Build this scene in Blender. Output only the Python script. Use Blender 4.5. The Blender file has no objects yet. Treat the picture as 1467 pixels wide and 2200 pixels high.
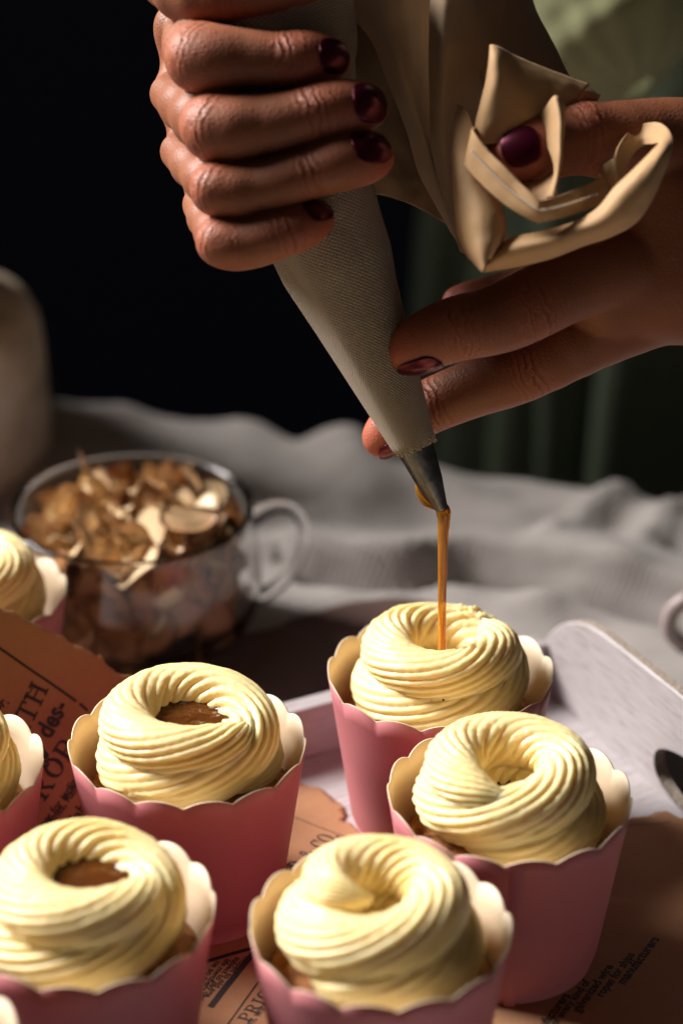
import bpy, bmesh, math, random
import numpy as np
from mathutils import Vector

# ------------------------------------------------------------------ camera, light, exposure
sc = bpy.context.scene
COL = sc.collection
CM = 0.01                                  # geometry below is written in centimetres
CAM_H, PITCH, FPX = 46.0, math.radians(27.0), 5130.0
cam_d = bpy.data.cameras.new('camera')
cam = bpy.data.objects.new('camera', cam_d); COL.objects.link(cam)
cam.location = (0, 0, CAM_H*CM); cam.rotation_euler = (math.radians(90)-PITCH, 0, 0)
cam_d.sensor_fit = 'VERTICAL'; cam_d.sensor_height = 36; cam_d.sensor_width = 24
cam_d.lens = 36*FPX/2200
cam_d.clip_start = 0.02; cam_d.clip_end = 40
cam_d.dof.use_dof = True; cam_d.dof.focus_distance = 0.735; cam_d.dof.aperture_fstop = 5.2
cam_d.dof.aperture_blades = 9
sc.camera = cam
w = bpy.data.worlds.new('World'); sc.world = w; w.use_nodes = True
bg = w.node_tree.nodes['Background']; bg.inputs[0].default_value = (0.95, 0.80, 0.72, 1); bg.inputs[1].default_value = 0.025

def area(name, loc, target, size, power, col):
    l = bpy.data.lights.new(name, 'AREA'); l.shape = 'RECTANGLE'; l.size, l.size_y = size; l.energy = power; l.color = col
    o = bpy.data.objects.new(name, l); COL.objects.link(o); o.location = loc
    o.rotation_euler = (Vector(target)-Vector(loc)).to_track_quat('-Z', 'Y').to_euler()
    return o
area('window_key', (-1.04, 1.06, 0.98), (0.05, 0.52, 0.09), (0.58, 0.62), 4.9, (1.0, 0.95, 0.91))
bpy.data.objects['window_key'].data.spread = math.radians(41)
sc.view_settings.view_transform = 'Standard'; sc.view_settings.look = 'None'
sc.view_settings.exposure = 0.0; sc.view_settings.gamma = 1.0
sc.render.engine = 'CYCLES'
sc.cycles.use_denoising = True
sc.cycles.max_bounces = 10; sc.cycles.transparent_max_bounces = 12
sc.cycles.caustics_reflective = False; sc.cycles.caustics_refractive = True; sc.cycles.blur_glossy = 1.0
sc.cycles.sample_clamp_indirect = 4

# ------------------------------------------------------------------ helpers
rng = np.random.default_rng(7); random.seed(7)
CF = np.array([0, math.cos(PITCH), -math.sin(PITCH)]); CU = np.array([0, math.sin(PITCH), math.cos(PITCH)]); CR = np.array([1., 0, 0])
C0 = np.array([0, 0, CAM_H])
def P(px, py, d):                          # a point seen at (px,py) of the photo, d cm in front of the camera
    return C0 + CR*((px-733.5)/FPX*d) - CU*((py-1100)/FPX*d) + CF*d
def G(px, py, z=0.0):                      # where that line of sight meets the level z
    r = CR*(px-733.5)/FPX - CU*(py-1100)/FPX + CF
    return C0 + r*((z-CAM_H)/r[2])

def setp(o, label=None, cat=None, group=None, kind=None):
    if label: o['label'] = label
    if cat: o['category'] = cat
    if group: o['group'] = group
    if kind: o['kind'] = kind
    return o
def empty(name, loc, label, cat, group=None):
    o = bpy.data.objects.new(name, None); COL.objects.link(o); o.location = Vector(loc)*CM
    o.empty_display_size = 0.01
    return setp(o, label, cat, group)
def wloc(o):
    v = np.zeros(3)
    while o is not None:
        v = v + np.array(o.location); o = o.parent
    return v/CM
def mk(name, verts, faces, mats, parent=None, origin=None, smooth=True, midx=None, attrs=None, uv=None, closed=False):
    """one mesh object; verts in world centimetres"""
    verts = np.asarray(verts, float).reshape(-1, 3)
    org = np.array(origin if origin is not None else (wloc(parent) if parent else (0, 0, 0)), float)
    me = bpy.data.meshes.new(name)
    me.from_pydata(((verts-org)*CM).tolist(), [], [tuple(int(i) for i in f) for f in faces])
    if not isinstance(mats, (list, tuple)): mats = [mats]
    for m in mats: me.materials.append(m)
    if midx is not None: me.polygons.foreach_set('material_index', np.asarray(midx, np.int32))
    me.polygons.foreach_set('use_smooth', np.full(len(me.polygons), smooth))
    for k, a in (attrs or {}).items():
        at = me.attributes.new(k, 'FLOAT', 'POINT'); at.data.foreach_set('value', np.asarray(a, np.float32))
    if uv is not None:
        lay = me.uv_layers.new(name='UVMap')
        li = np.zeros(len(me.loops), np.int32); me.loops.foreach_get('vertex_index', li)
        lay.data.foreach_set('uv', np.asarray(uv, np.float32)[li].ravel())
    me.update()
    if closed:
        bm = bmesh.new(); bm.from_mesh(me); bmesh.ops.recalc_face_normals(bm, faces=bm.faces[:]); bm.to_mesh(me); bm.free()
    o = bpy.data.objects.new(name, me); COL.objects.link(o)
    if parent is not None:
        o.parent = parent
        o.location = (org - wloc(parent))*CM if origin is not None else (0, 0, 0)
    else:
        o.location = org*CM
    return o
def mod_solid(o, t, off=0.0, sub=0):
    if sub:
        s = o.modifiers.new('sub', 'SUBSURF'); s.levels = s.render_levels = sub
    m = o.modifiers.new('thick', 'SOLIDIFY'); m.thickness = t*CM; m.offset = off
    return o
def gridf(nu, nv, cu=False, cv=False, off=0):
    f = []
    for i in range(nu if cu else nu-1):
        for j in range(nv if cv else nv-1):
            a = i*nv+j; b = ((i+1) % nu)*nv+j; c = ((i+1) % nu)*nv+(j+1) % nv; d = i*nv+(j+1) % nv
            f.append((a+off, b+off, c+off, d+off))
    return f
def catmull(pts, n, closed=False):
    p = np.asarray(pts, float); m = len(p)
    if m == 2: 
        t = np.linspace(0, 1, n)[:, None]; return p[0]*(1-t.reshape((n,)+(1,)*(p.ndim-1)))+p[1]*t.reshape((n,)+(1,)*(p.ndim-1))
    u = np.linspace(0, m if closed else m-1, n, endpoint=not closed)
    i = np.clip(np.floor(u).astype(int), 0, m-1 if closed else m-2); t = u-i
    t = t.reshape((n,)+(1,)*(p.ndim-1))
    if closed: g = lambda k: p[k % m]
    else:
        ext = np.concatenate([[2*p[0]-p[1]], p, [2*p[-1]-p[-2]]]); g = lambda k: ext[k+1]
    p0, p1, p2, p3 = g(i-1), g(i), g(i+1), g(i+2)
    return 0.5*((2*p1)+(-p0+p2)*t+(2*p0-5*p1+4*p2-p3)*t*t+(-p0+3*p1-3*p2+p3)*t**3)
def sheet(name, rows, mat, parent, nu=40, nv=40, thick=0.05, uvs=1.0, wob=0.07):
    """cloth patch through a net of points, given real thickness"""
    A = np.asarray(rows, float)
    A = catmull(A, nu); A = np.swapaxes(catmull(np.swapaxes(A, 0, 1), nv), 0, 1)
    if wob:
        q = A.reshape(-1, 3); A = A + (wob*fbm(q*0.9, 5)).reshape(nu, nv, 1)*np.array([0.3, -0.8, 0.4])
    du = np.linalg.norm(np.diff(A, axis=0), axis=2).mean(1); dv = np.linalg.norm(np.diff(A, axis=1), axis=2).mean(0)
    U = np.concatenate([[0], np.cumsum(du)]); V = np.concatenate([[0], np.cumsum(dv)])
    uv = np.stack(np.meshgrid(U, V, indexing='ij'), -1).reshape(-1, 2)*uvs
    o = mk(name, A.reshape(-1, 3), gridf(nu, nv), mat, parent, uv=uv)
    return mod_solid(o, thick)
# cheap value noise in numpy
def _h(i, j, k, s):
    n = (i*374761393 + j*668265263 + k*2147483647 + s*1274126177) & 0xFFFFFFFF
    n = ((n ^ (n >> 13))*1274126177) & 0xFFFFFFFF
    return ((n ^ (n >> 16)) & 0xFFFF)/65535.0*2-1
def vnoise(p, s=0):
    p = np.asarray(p, float); i = np.floor(p).astype(np.int64); f = p-i; f = f*f*(3-2*f)
    r = 0
    for a in (0, 1):
        for b in (0, 1):
            for c in (0, 1):
                wgt = (f[..., 0] if a else 1-f[..., 0])*(f[..., 1] if b else 1-f[..., 1])*(f[..., 2] if c else 1-f[..., 2])
                r = r + wgt*_h(i[..., 0]+a, i[..., 1]+b, i[..., 2]+c, s)
    return r
def fbm(p, s=0, o=3):
    p = np.asarray(p, float); r = 0; a = 1.0
    for k in range(o): r = r + a*vnoise(p*2**k, s+k); a *= 0.5
    return r
def tube(pts, rad, n=24, m=16, closed=False, sq=None):
    c = catmull(pts, n, closed); r = catmull(np.asarray(rad, float)[:, None], n, closed)[:, 0]
    t = np.gradient(c, axis=0); t /= np.linalg.norm(t, axis=1)[:, None]+1e-9
    up = np.array([0.13, -0.4, 0.9]); V = []
    a = np.linspace(0, 2*np.pi, m, endpoint=False)
    for i in range(n):
        s = np.cross(t[i], up); s /= np.linalg.norm(s)+1e-9; u = np.cross(s, t[i])
        V.append(c[i]+r[i]*(np.cos(a)[:, None]*s*(sq or 1)+np.sin(a)[:, None]*u))
    V = np.concatenate(V); f = gridf(n, m, closed, True)
    if not closed:
        f.append(tuple(range(m-1, -1, -1))); f.append(tuple(range((n-1)*m, n*m)))
    return V, f
def lathe(prof, c, n=96):
    a = np.linspace(0, 2*np.pi, n, endpoint=False)
    V = np.concatenate([np.stack([r*np.cos(a)+c[0], r*np.sin(a)+c[1], np.full(n, z+c[2])], 1) for r, z in prof])
    return V, gridf(len(prof), n, False, True)

# ------------------------------------------------------------------ materials
class NM:
    def __init__(s, name):
        s.m = bpy.data.materials.new(name); s.m.use_nodes = True; s.t = s.m.node_tree; s.n = s.t.nodes; s.l = s.t.links
        s.b = s.n['Principled BSDF']; s.o = s.n['Material Output']
    def node(s, ty, **kw):
        x = s.n.new(ty)
        for k, v in kw.items():
            if k in x.inputs: s.set(x.inputs[k], v)
            else: setattr(x, k, v)
        return x
    def set(s, inp, v):
        if isinstance(v, bpy.types.NodeSocket): s.l.new(v, inp)
        else: inp.default_value = v
    def p(s, **kw):
        for k, v in kw.items():
            k = k.replace('_', ' '); s.set(s.b.inputs[k], v)
    def noise(s, scale, detail=4, rough=0.55, vec=None, dist=0.0):
        x = s.node('ShaderNodeTexNoise'); x.inputs['Scale'].default_value = scale; x.inputs['Detail'].default_value = detail
        x.inputs['Roughness'].default_value = rough; x.inputs['Distortion'].default_value = dist
        if vec is None: vec = s.coord()
        s.l.new(vec, x.inputs['Vector']); return x.outputs['Fac']
    def coord(s, which='Object'):
        return s.node('ShaderNodeTexCoord').outputs[which]
    def mapping(s, vec, scale=(1, 1, 1), rot=(0, 0, 0)):
        x = s.node('ShaderNodeMapping'); s.l.new(vec, x.inputs['Vector']); x.inputs['Scale'].default_value = scale; x.inputs['Rotation'].default_value = rot
        return x.outputs[0]
    def ramp(s, fac, stops):
        x = s.node('ShaderNodeValToRGB'); s.l.new(fac, x.inputs[0]); e = x.color_ramp.elements
        while len(e) < len(stops): e.new(0.5)
        for q, (p, c) in zip(e, stops): q.position = p; q.color = tuple(c)+((1,) if len(c) == 3 else ())
        return x.outputs[0]
    def math(s, op, a, b=0.0, c=0.0):
        x = s.node('ShaderNodeMath', operation=op)
        for i, v in enumerate((a, b, c)): s.set(x.inputs[i], v)
        return x.outputs[0]
    def mix(s, f, a, b, mode='MIX'):
        x = s.node('ShaderNodeMix', data_type='RGBA', blend_type=mode)
        s.set(x.inputs[0], f)
        for i, v in ((6, a), (7, b)):
            s.set(x.inputs[i], v if isinstance(v, bpy.types.NodeSocket) else tuple(v)+((1,) if len(v) == 3 else ()))
        return x.outputs[2]
    def bump(s, h, strength=0.3, dist=0.0005, prev=None):
        x = s.node('ShaderNodeBump'); x.inputs['Strength'].default_value = strength; x.inputs['Distance'].default_value = dist
        s.l.new(h, x.inputs['Height'])
        if prev: s.l.new(prev, x.inputs['Normal'])
        s.l.new(x.outputs[0], s.b.inputs['Normal']); return x.outputs[0]
    def attr(s, name):
        return s.node('ShaderNodeAttribute', attribute_name=name).outputs['Fac']
    def translucent(s, col, fac):
        tr = s.node('ShaderNodeBsdfTranslucent'); tr.inputs[0].default_value = tuple(col)+(1,)
        mx = s.node('ShaderNodeMixShader'); mx.inputs[0].default_value = fac
        s.l.new(s.b.outputs[0], mx.inputs[1]); s.l.new(tr.outputs[0], mx.inputs[2]); s.l.new(mx.outputs[0], s.o.inputs['Surface'])
    def sss(s, wgt, rad, scale):
        s.b.inputs['Subsurface Weight'].default_value = wgt; s.b.inputs['Subsurface Radius'].default_value = rad; s.b.inputs['Subsurface Scale'].default_value = scale

def mat_simple(name, col, rough=0.5, var=0.12, scale=120, bump=0.15, **kw):
    k = NM(name); n = k.noise(scale)
    k.p(Base_Color=k.mix(n, [c*(1-var) for c in col], [min(1, c*(1+var)) for c in col]), Roughness=rough, **kw)
    if bump: k.bump(k.noise(scale*4), bump, 0.0003)
    return k
def cloth_mat(name, col, weave=9.0, strength=0.5, rough=0.85, var=0.12, sheen=0.1, stain=None):
    k = NM(name); uv = k.coord('UV'); sp = k.node('ShaderNodeSeparateXYZ'); k.l.new(uv, sp.inputs[0])
    a = k.math('SINE', k.math('MULTIPLY', sp.outputs[0], weave*2*math.pi)); b = k.math('SINE', k.math('MULTIPLY', sp.outputs[1], weave*2*math.pi))
    h = k.math('MULTIPLY', a, b); n = k.noise(90)
    c = k.mix(n, [x*(1-var) for x in col], [x*(1+var) for x in col])
    c = k.mix(k.math('MULTIPLY_ADD', h, 0.5, 0.5), c, [x*0.55 for x in col], 'MIX') if strength > 0.4 else c
    if stain: c = k.mix(k.ramp(k.noise(55, 3), [(0.62, (0, 0, 0)), (0.75, (0.5, 0.5, 0.5))]), c, stain)
    k.p(Base_Color=c, Roughness=rough, Sheen_Weight=sheen); k.b.inputs['Specular IOR Level'].default_value = 0.25 if rough < 0.95 else 0.0
    b1 = k.bump(h, strength, 0.0004); k.bump(k.noise(60, 5), 0.25, 0.002, b1)
    return k
K = NM('frosting_cream'); nz = K.noise(70, 3)
base = K.mix(nz, (0.93, 0.715, 0.33), (0.95, 0.765, 0.42))
vo = K.node('ShaderNodeTexVoronoi'); vo.inputs['Scale'].default_value = 210; K.l.new(K.coord(), vo.inputs['Vector'])
sel = K.node('ShaderNodeSeparateColor'); K.l.new(vo.outputs['Color'], sel.inputs[0])
spk = K.math('MULTIPLY', K.math('LESS_THAN', vo.outputs['Distance'], 0.10), K.math('LESS_THAN', sel.outputs[0], 0.07))
K.p(Base_Color=K.mix(spk, base, (0.04, 0.025, 0.015)), Roughness=0.42); K.b.inputs['Specular IOR Level'].default_value = 0.42
K.sss(0.5, (1.0, 0.72, 0.26), 0.0045); K.bump(K.noise(420, 4), 0.12, 0.0006); M_FROST = K.m

K = NM('pink_paper'); n = K.noise(900, 3)
K.p(Base_Color=K.mix(n, (0.55, 0.195, 0.215), (0.61, 0.23, 0.25)), Roughness=0.5); K.b.inputs['Specular IOR Level'].default_value = 0.45
K.bump(K.noise(1500, 3), 0.08, 0.0002); K.translucent((0.70, 0.20, 0.10), 0.18); M_PINK = K.m
K = NM('cream_paper'); K.p(Base_Color=(0.80, 0.67, 0.49, 1), Roughness=0.5); K.bump(K.noise(900, 3), 0.06, 0.0002)
K.translucent((0.8, 0.55, 0.40), 0.12); M_CREAM = K.m
K = NM('sponge_cake'); n = K.noise(260, 6, 0.65); n2 = K.noise(45, 3)
c = K.ramp(n, [(0.3, (0.20, 0.06, 0.015)), (0.55, (0.50, 0.22, 0.07)), (0.75, (0.70, 0.42, 0.17))])
K.p(Base_Color=K.mix(n2, c, (0.42, 0.15, 0.04), 'MULTIPLY') if False else c, Roughness=0.8); K.sss(0.2, (1, .5, .2), 0.002); K.bump(n, 0.8, 0.002); M_CAKE = K.m
K = NM('caramel_pool'); K.p(Base_Color=(0.085, 0.026, 0.006, 1), Roughness=0.05, IOR=1.5); K.sss(0.25, (1, .35, .08), 0.004); K.bump(K.noise(110, 2), 0.6, 0.004); M_CARA = K.m
K = NM('caramel_stream'); K.p(Base_Color=(0.78, 0.36, 0.045, 1), Roughness=0.08, IOR=1.42, Transmission_Weight=0.75); K.sss(0.7, (1, .42, .06), 0.004); M_STREAM = K.m
K = NM('kraft_newsprint'); n = K.noise(26, 5); n2 = K.noise(420, 4)
c = K.mix(n, (0.36, 0.182, 0.092), (0.48, 0.265, 0.148)); c = K.mix(K.math('MULTIPLY', n2, 0.35), c, (0.28, 0.12, 0.05)); c = K.mix(K.ramp(K.noise(18, 5, 0.7), [(0.52, (0, 0, 0)), (0.70, (0.45, 0.45, 0.45))]), c, (0.24, 0.095, 0.040))
K.p(Base_Color=c, Roughness=0.75); K.b.inputs['Specular IOR Level'].default_value = 0.2
b1 = K.bump(K.noise(60, 4), 0.25, 0.002); K.bump(n2, 0.12, 0.0006, b1); K.translucent((0.50, 0.20, 0.09), 0.06); M_KRAFT = K.m
M_INK = mat_simple('printing_ink', (0.020, 0.016, 0.014), 0.7, bump=0).m
# whitewashed wood
K = NM('whitewashed_wood'); v = K.mapping(K.coord(), (12, 12, 120)); n = K.noise(6, 6, 0.65, K.mapping(K.coord('UV'), (0.12, 1.25, 1)), 0.4)
n3 = K.noise(1.2, 4, 0.6, K.mapping(K.coord('UV'), (0.5, 2.5, 1)))
c = K.ramp(n, [(0.30, (0.24, 0.17, 0.14)), (0.43, (0.42, 0.385, 0.39)), (0.7, (0.51, 0.475, 0.495))])
c = K.mix(K.ramp(n3, [(0.60, (0, 0, 0)), (0.78, (0.55, 0.55, 0.55))]), c, (0.50, 0.36, 0.27))
K.p(Base_Color=c, Roughness=0.55); K.bump(n, 0.35, 0.0008); M_WOOD = K.m
K = NM('raw_wood_edge'); n = K.noise(900, 5, 0.7); c = K.ramp(n, [(0.35, (0.16, 0.115, 0.085)), (0.65, (0.52, 0.44, 0.37))])
K.p(Base_Color=c, Roughness=0.8); K.bump(n, 0.6, 0.001); M_RAW = K.m
K = NM('clear_glass'); K.p(Base_Color=(0.97, 0.97, 0.96, 1), Roughness=0.0, IOR=1.47, Transmission_Weight=1.0); M_GLASS = K.m
K = NM('toasted_almond'); at = K.attr('edge'); n = K.noise(160, 4)
c = K.mix(n, (0.82, 0.60, 0.32), (0.92, 0.76, 0.50)); c = K.mix(K.math('MULTIPLY', at, 0.6), c, (0.30, 0.10, 0.022))
oi = K.node('ShaderNodeObjectInfo'); c = K.mix(K.math('MULTIPLY', K.math('POWER', oi.outputs['Random'], 2.6), 0.6), c, (0.33, 0.115, 0.028))
K.p(Base_Color=c, Roughness=0.4); K.sss(0.15, (1, .5, .2), 0.002); K.bump(n, 0.25, 0.001); M_ALM = K.m
K = NM('caramelised_shaded_almond'); at = K.attr('edge'); n = K.noise(160, 4); c = K.mix(n, (0.34, 0.135, 0.045), (0.52, 0.26, 0.10)); c = K.mix(K.math('MULTIPLY', at, 0.6), c, (0.16, 0.05, 0.015))  # caramelised brown, with the shade low in the mug mixed into the colour
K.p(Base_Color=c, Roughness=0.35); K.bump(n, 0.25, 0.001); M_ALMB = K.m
# skin
K = NM('skin'); n = K.noise(45, 4); n2 = K.noise(700, 3, 0.6)
vo = K.node('ShaderNodeTexVoronoi', feature='DISTANCE_TO_EDGE'); vo.inputs['Scale'].default_value = 750; K.l.new(K.coord(), vo.inputs['Vector'])
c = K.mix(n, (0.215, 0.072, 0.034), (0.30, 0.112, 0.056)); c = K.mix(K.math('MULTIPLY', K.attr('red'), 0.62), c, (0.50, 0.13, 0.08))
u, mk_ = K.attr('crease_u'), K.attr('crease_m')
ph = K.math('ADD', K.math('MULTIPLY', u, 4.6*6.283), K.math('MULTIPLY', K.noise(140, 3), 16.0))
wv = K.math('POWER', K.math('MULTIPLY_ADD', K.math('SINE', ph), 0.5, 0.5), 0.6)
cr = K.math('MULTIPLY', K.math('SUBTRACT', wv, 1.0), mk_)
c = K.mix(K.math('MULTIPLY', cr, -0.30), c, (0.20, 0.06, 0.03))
K.p(Base_Color=c, Roughness=K.math('MULTIPLY_ADD', n, 0.22, 0.40)); K.b.inputs['Specular IOR Level'].default_value = 0.34
K.sss(0.22, (1.0, 0.36, 0.18), 0.0035)
b1 = K.bump(cr, 0.42, 0.0007); b2 = K.bump(vo.outputs['Distance'], 0.27, 0.0008, b1); K.bump(n2, 0.10, 0.0004, b2); M_SKIN = K.m
K = NM('dark_red_polish'); K.p(Base_Color=(0.085, 0.004, 0.020, 1), Metallic=0.6, Roughness=0.26)
K.bump(K.noise(130, 2), 0.10, 0.001); M_NAIL = K.m
M_NAILU = mat_simple('nail_underside', (0.55, 0.20, 0.17), 0.5).m
M_BAG = cloth_mat('piping_bag_canvas', (0.54, 0.455, 0.36), 8.0, 0.75, 0.75, 0.10, stain=(0.34, 0.26, 0.17)).m
M_BAG2 = cloth_mat('piping_bag_satin', (0.62, 0.385, 0.19), 14.0, 0.22, 0.48, 0.10).m
M_BAG3 = cloth_mat('piping_bag_shaded_drape', (0.37, 0.265, 0.170), 14.0, 0.2, 0.7, 0.15, stain=(0.30, 0.21, 0.13)).m  # same bag cloth, colour darkened to carry the shadow on the drapes
M_STITCH = mat_simple('hem_stitching', (0.72, 0.58, 0.44), 0.6).m
K = NM('steel_nozzle'); n = K.noise(420, 4, 0.7); K.p(Base_Color=K.mix(n, (0.07, 0.072, 0.075), (0.24, 0.243, 0.25)), Metallic=1.0, Roughness=K.math('MULTIPLY_ADD', n, 0.30, 0.22))
K.bump(n, 0.30, 0.0006); M_STEEL = K.m
M_LINEN = cloth_mat('grey_linen', (0.37, 0.338, 0.318), 3.0, 0.3, 0.9, 0.10).m
M_NAP = cloth_mat('brown_linen', (0.095, 0.050, 0.042), 5.0, 0.3, 0.9, 0.2).m
M_BLOUSE = cloth_mat('green_muslin', (0.34, 0.35, 0.19), 5.0, 0.3, 0.9, 0.15).m
M_SKIRT = cloth_mat('dark_green_cotton', (0.21, 0.26, 0.18), 5.0, 0.3, 0.95, 0.25, sheen=0).m
K = NM('mottled_stoneware'); n = K.noise(38, 3, 0.5); zz = K.noise(14, 2)
c = K.ramp(n, [(0.30, (0.42, 0.34, 0.25)), (0.5, (0.78, 0.62, 0.47)), (0.7, (0.86, 0.74, 0.62))])
K.p(Base_Color=c, Roughness=0.5); M_STONE = K.m
M_BLACK = mat_simple('black_backdrop', (0.10, 0.125, 0.19), 0.95, bump=0).m
M_BLACK.node_tree.nodes['Principled BSDF'].inputs['Specular IOR Level'].default_value = 0
M_DARKWOOD = mat_simple('dark_table_wood', (0.05, 0.03, 0.02), 0.6).m
M_RING = mat_simple('blush_ceramic', (0.42, 0.33, 0.32), 0.35).m

# ------------------------------------------------------------------ setting: backdrop, table, cloth
mk('backdrop', [(-260, 240, -90), (260, 240, -90), (260, 240, 260), (-260, 240, 260), (-260, -20, -90), (260, -20, -90)],
   [(0, 1, 2, 3), (4, 5, 1, 0)], M_BLACK, smooth=False)['kind'] = 'structure'
TL, TR_ = G(90, 842), G(1467, 1030)
e_t = (TR_-TL); e_t[2] = 0; e_t /= np.linalg.norm(e_t); n_t = np.array([-e_t[1], e_t[0], 0])
NT = 20
# cloth in (s along the far edge, q towards the viewer)
S = np.linspace(-60, 75, 271); Q = np.concatenate([np.linspace(0, 60, 241), np.linspace(61, 110, 40)])
SS, QQ = np.meshgrid(S, Q, indexing='ij')
X = TL[0]+SS*e_t[0]-QQ*n_t[0]; Y = TL[1]+SS*e_t[1]-QQ*n_t[1]
def ridge(px, wd, h, X, Y, asym=1.0):
    pts = catmull([G(*p)[:2] for p in px], 60); best = np.full(X.shape, 1e9); sg = np.zeros(X.shape)
    for i in range(len(pts)-1):
        a, b = pts[i], pts[i+1]; d = b-a; L2 = (d**2).sum()
        t = np.clip(((X-a[0])*d[0]+(Y-a[1])*d[1])/L2, 0, 1)
        dx, dy = X-a[0]-t*d[0], Y-a[1]-t*d[1]; dd = np.hypot(dx, dy)
        mk1 = dd < best; best = np.where(mk1, dd, best); sg = np.where(mk1, np.sign(d[0]*dy-d[1]*dx), sg)
    ww = np.where(sg > 0, wd*asym, wd)
    return h*np.exp(-(best/ww)**2)
Z = 0.50*fbm(np.stack([X*0.10, Y*0.14, X*0], -1), 3)*np.clip((Y-72)/14, 0, 1)
Z += 0.14*fbm(np.stack([X*0.5, Y*0.5, X*0], -1), 9)*np.clip((Y-72)/10, 0, 1)
Z += ridge([(660, 1215), (850, 1230), (1000, 1205), (1200, 1235), (1500, 1300)], 0.40, 1.25, X, Y, 7.0)
Z -= ridge([(660, 1243), (850, 1262), (1000, 1240), (1200, 1272), (1500, 1345)], 0.38, 1.3, X, Y)
Z += ridge([(1180, 1190), (1260, 1120), (1330, 1075)], 0.7, 0.8, X, Y)
Z += ridge([(1380, 1200), (1420, 1130), (1475, 1085)], 0.6, 0.7, X, Y)
Z += ridge([(560, 900), (640, 880), (700, 865), (735, 885), (750, 960), (760, 1020)], 1.6, 1.3, X, Y)
Z += ridge([(110, 890), (250, 885), (420, 900), (600, 900)], 1.2, 0.9, X, Y)
Z += ridge([(760, 1090), (900, 1050), (1100, 1110), (1300, 1090), (1480, 1140)], 1.1, 0.7, X, Y, 1.6)
Z += ridge([(900, 1250), (1100, 1310), (1200, 1280), (1350, 1260)], 0.9, 0.35, X, Y)
Z -= np.clip(2.2-QQ, 0, 9)**2*0.55
Z = np.where(Y < 72, np.minimum(Z, 0), Z)
V = np.stack([X, Y, Z+0.02], -1)
drop = V[:, :1, :].repeat(14, 1).copy()            # the far hem hanging over the edge
for k in range(14):
    drop[:, 13-k, 2] -= 1.2*k+0.4; drop[:, 13-k, :2] += n_t[:2]*(0.5+0.9*math.sin(k*0.3)*0.4)+n_t[:2]*(np.sin(S*0.9+k*0.03)*0.5*k/14)[:, None]
V = np.concatenate([drop, V], 1); nS, nQ = V.shape[:2]
o = mk('tablecloth', V.reshape(-1, 3), gridf(nS, nQ), M_LINEN, origin=(0, 70, 0), uv=V.reshape(-1, 3)[:, :2])
setp(o, 'crumpled pale grey linen tablecloth under the mug and tray', 'tablecloth'); mod_solid(o, 0.08)
c4 = [TL+e_t*-58-n_t*2.5, TL+e_t*73-n_t*2.5, TL+e_t*73-n_t*108, TL+e_t*-58-n_t*108]
V = [(c[0], c[1], -2.2) for c in c4]+[(c[0], c[1], -5.5) for c in c4]
mk('table_top', V, [(0, 3, 2, 1), (4, 5, 6, 7), (0, 1, 5, 4), (1, 2, 6, 5), (2, 3, 7, 6), (3, 0, 4, 7)], M_DARKWOOD, smooth=False)['kind'] = 'structure'

# ------------------------------------------------------------------ tray
FL = 0.8                                     # top of the tray floor
PSI = math.radians(27)
E1 = np.array([math.cos(PSI), math.sin(PSI), 0]); E2 = np.array([-math.sin(PSI), math.cos(PSI), 0]); UP = np.array([0, 0, 1.])
WT = 2.75                                    # height of the tray's back wall
B0 = G(680, 1517, WT); B0 = np.array([B0[0], B0[1], 0])     # on the inner upper edge of the back wall
def tr(s, v, z): return B0+E1*s+E2*v+UP*z
cor = G(1188, 1500, FL+1.2); S_R = float(np.dot(cor-B0, E1))+1.1      # s of the right wall's inner face
S_L = S_R-31; V_F = -27.0
tray = empty('tray', tr((S_L+S_R)/2, -13, 0.05), 'whitewashed wooden serving tray with cut out handles holding the cupcakes', 'tray')
def box(s0, s1, v0, v1, z0, z1):
    V = [tr(s, v, z) for z in (z0, z1) for s, v in ((s0, v0), (s1, v0), (s1, v1), (s0, v1))]
    return V, [(0, 3, 2, 1), (4, 5, 6, 7), (0, 1, 5, 4), (1, 2, 6, 5), (2, 3, 7, 6), (3, 0, 4, 7)]
def box_obj(name, args, mat, parent, bev=0.06):
    V, F = box(*args); V = np.array(V)
    uv = np.stack([(V-B0)@E1, (V-B0)@E2+V[:, 2]], 1)
    o = mk(name, V, F, mat, parent, smooth=False, uv=uv)
    b = o.modifiers.new('bev', 'BEVEL'); b.width = bev*CM; b.segments = 2
    return o
box_obj('floor_panel', (S_L, S_R, V_F, 0, 0.12, FL), M_WOOD, tray, 0.02)
box_obj('back_wall', (S_L, S_R, 0.003, 0.75, 0.10, WT), M_WOOD, tray)
box_obj('front_wall', (S_L, S_R, V_F-0.753, V_F-0.003, 0.10, WT), M_WOOD, tray)
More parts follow.
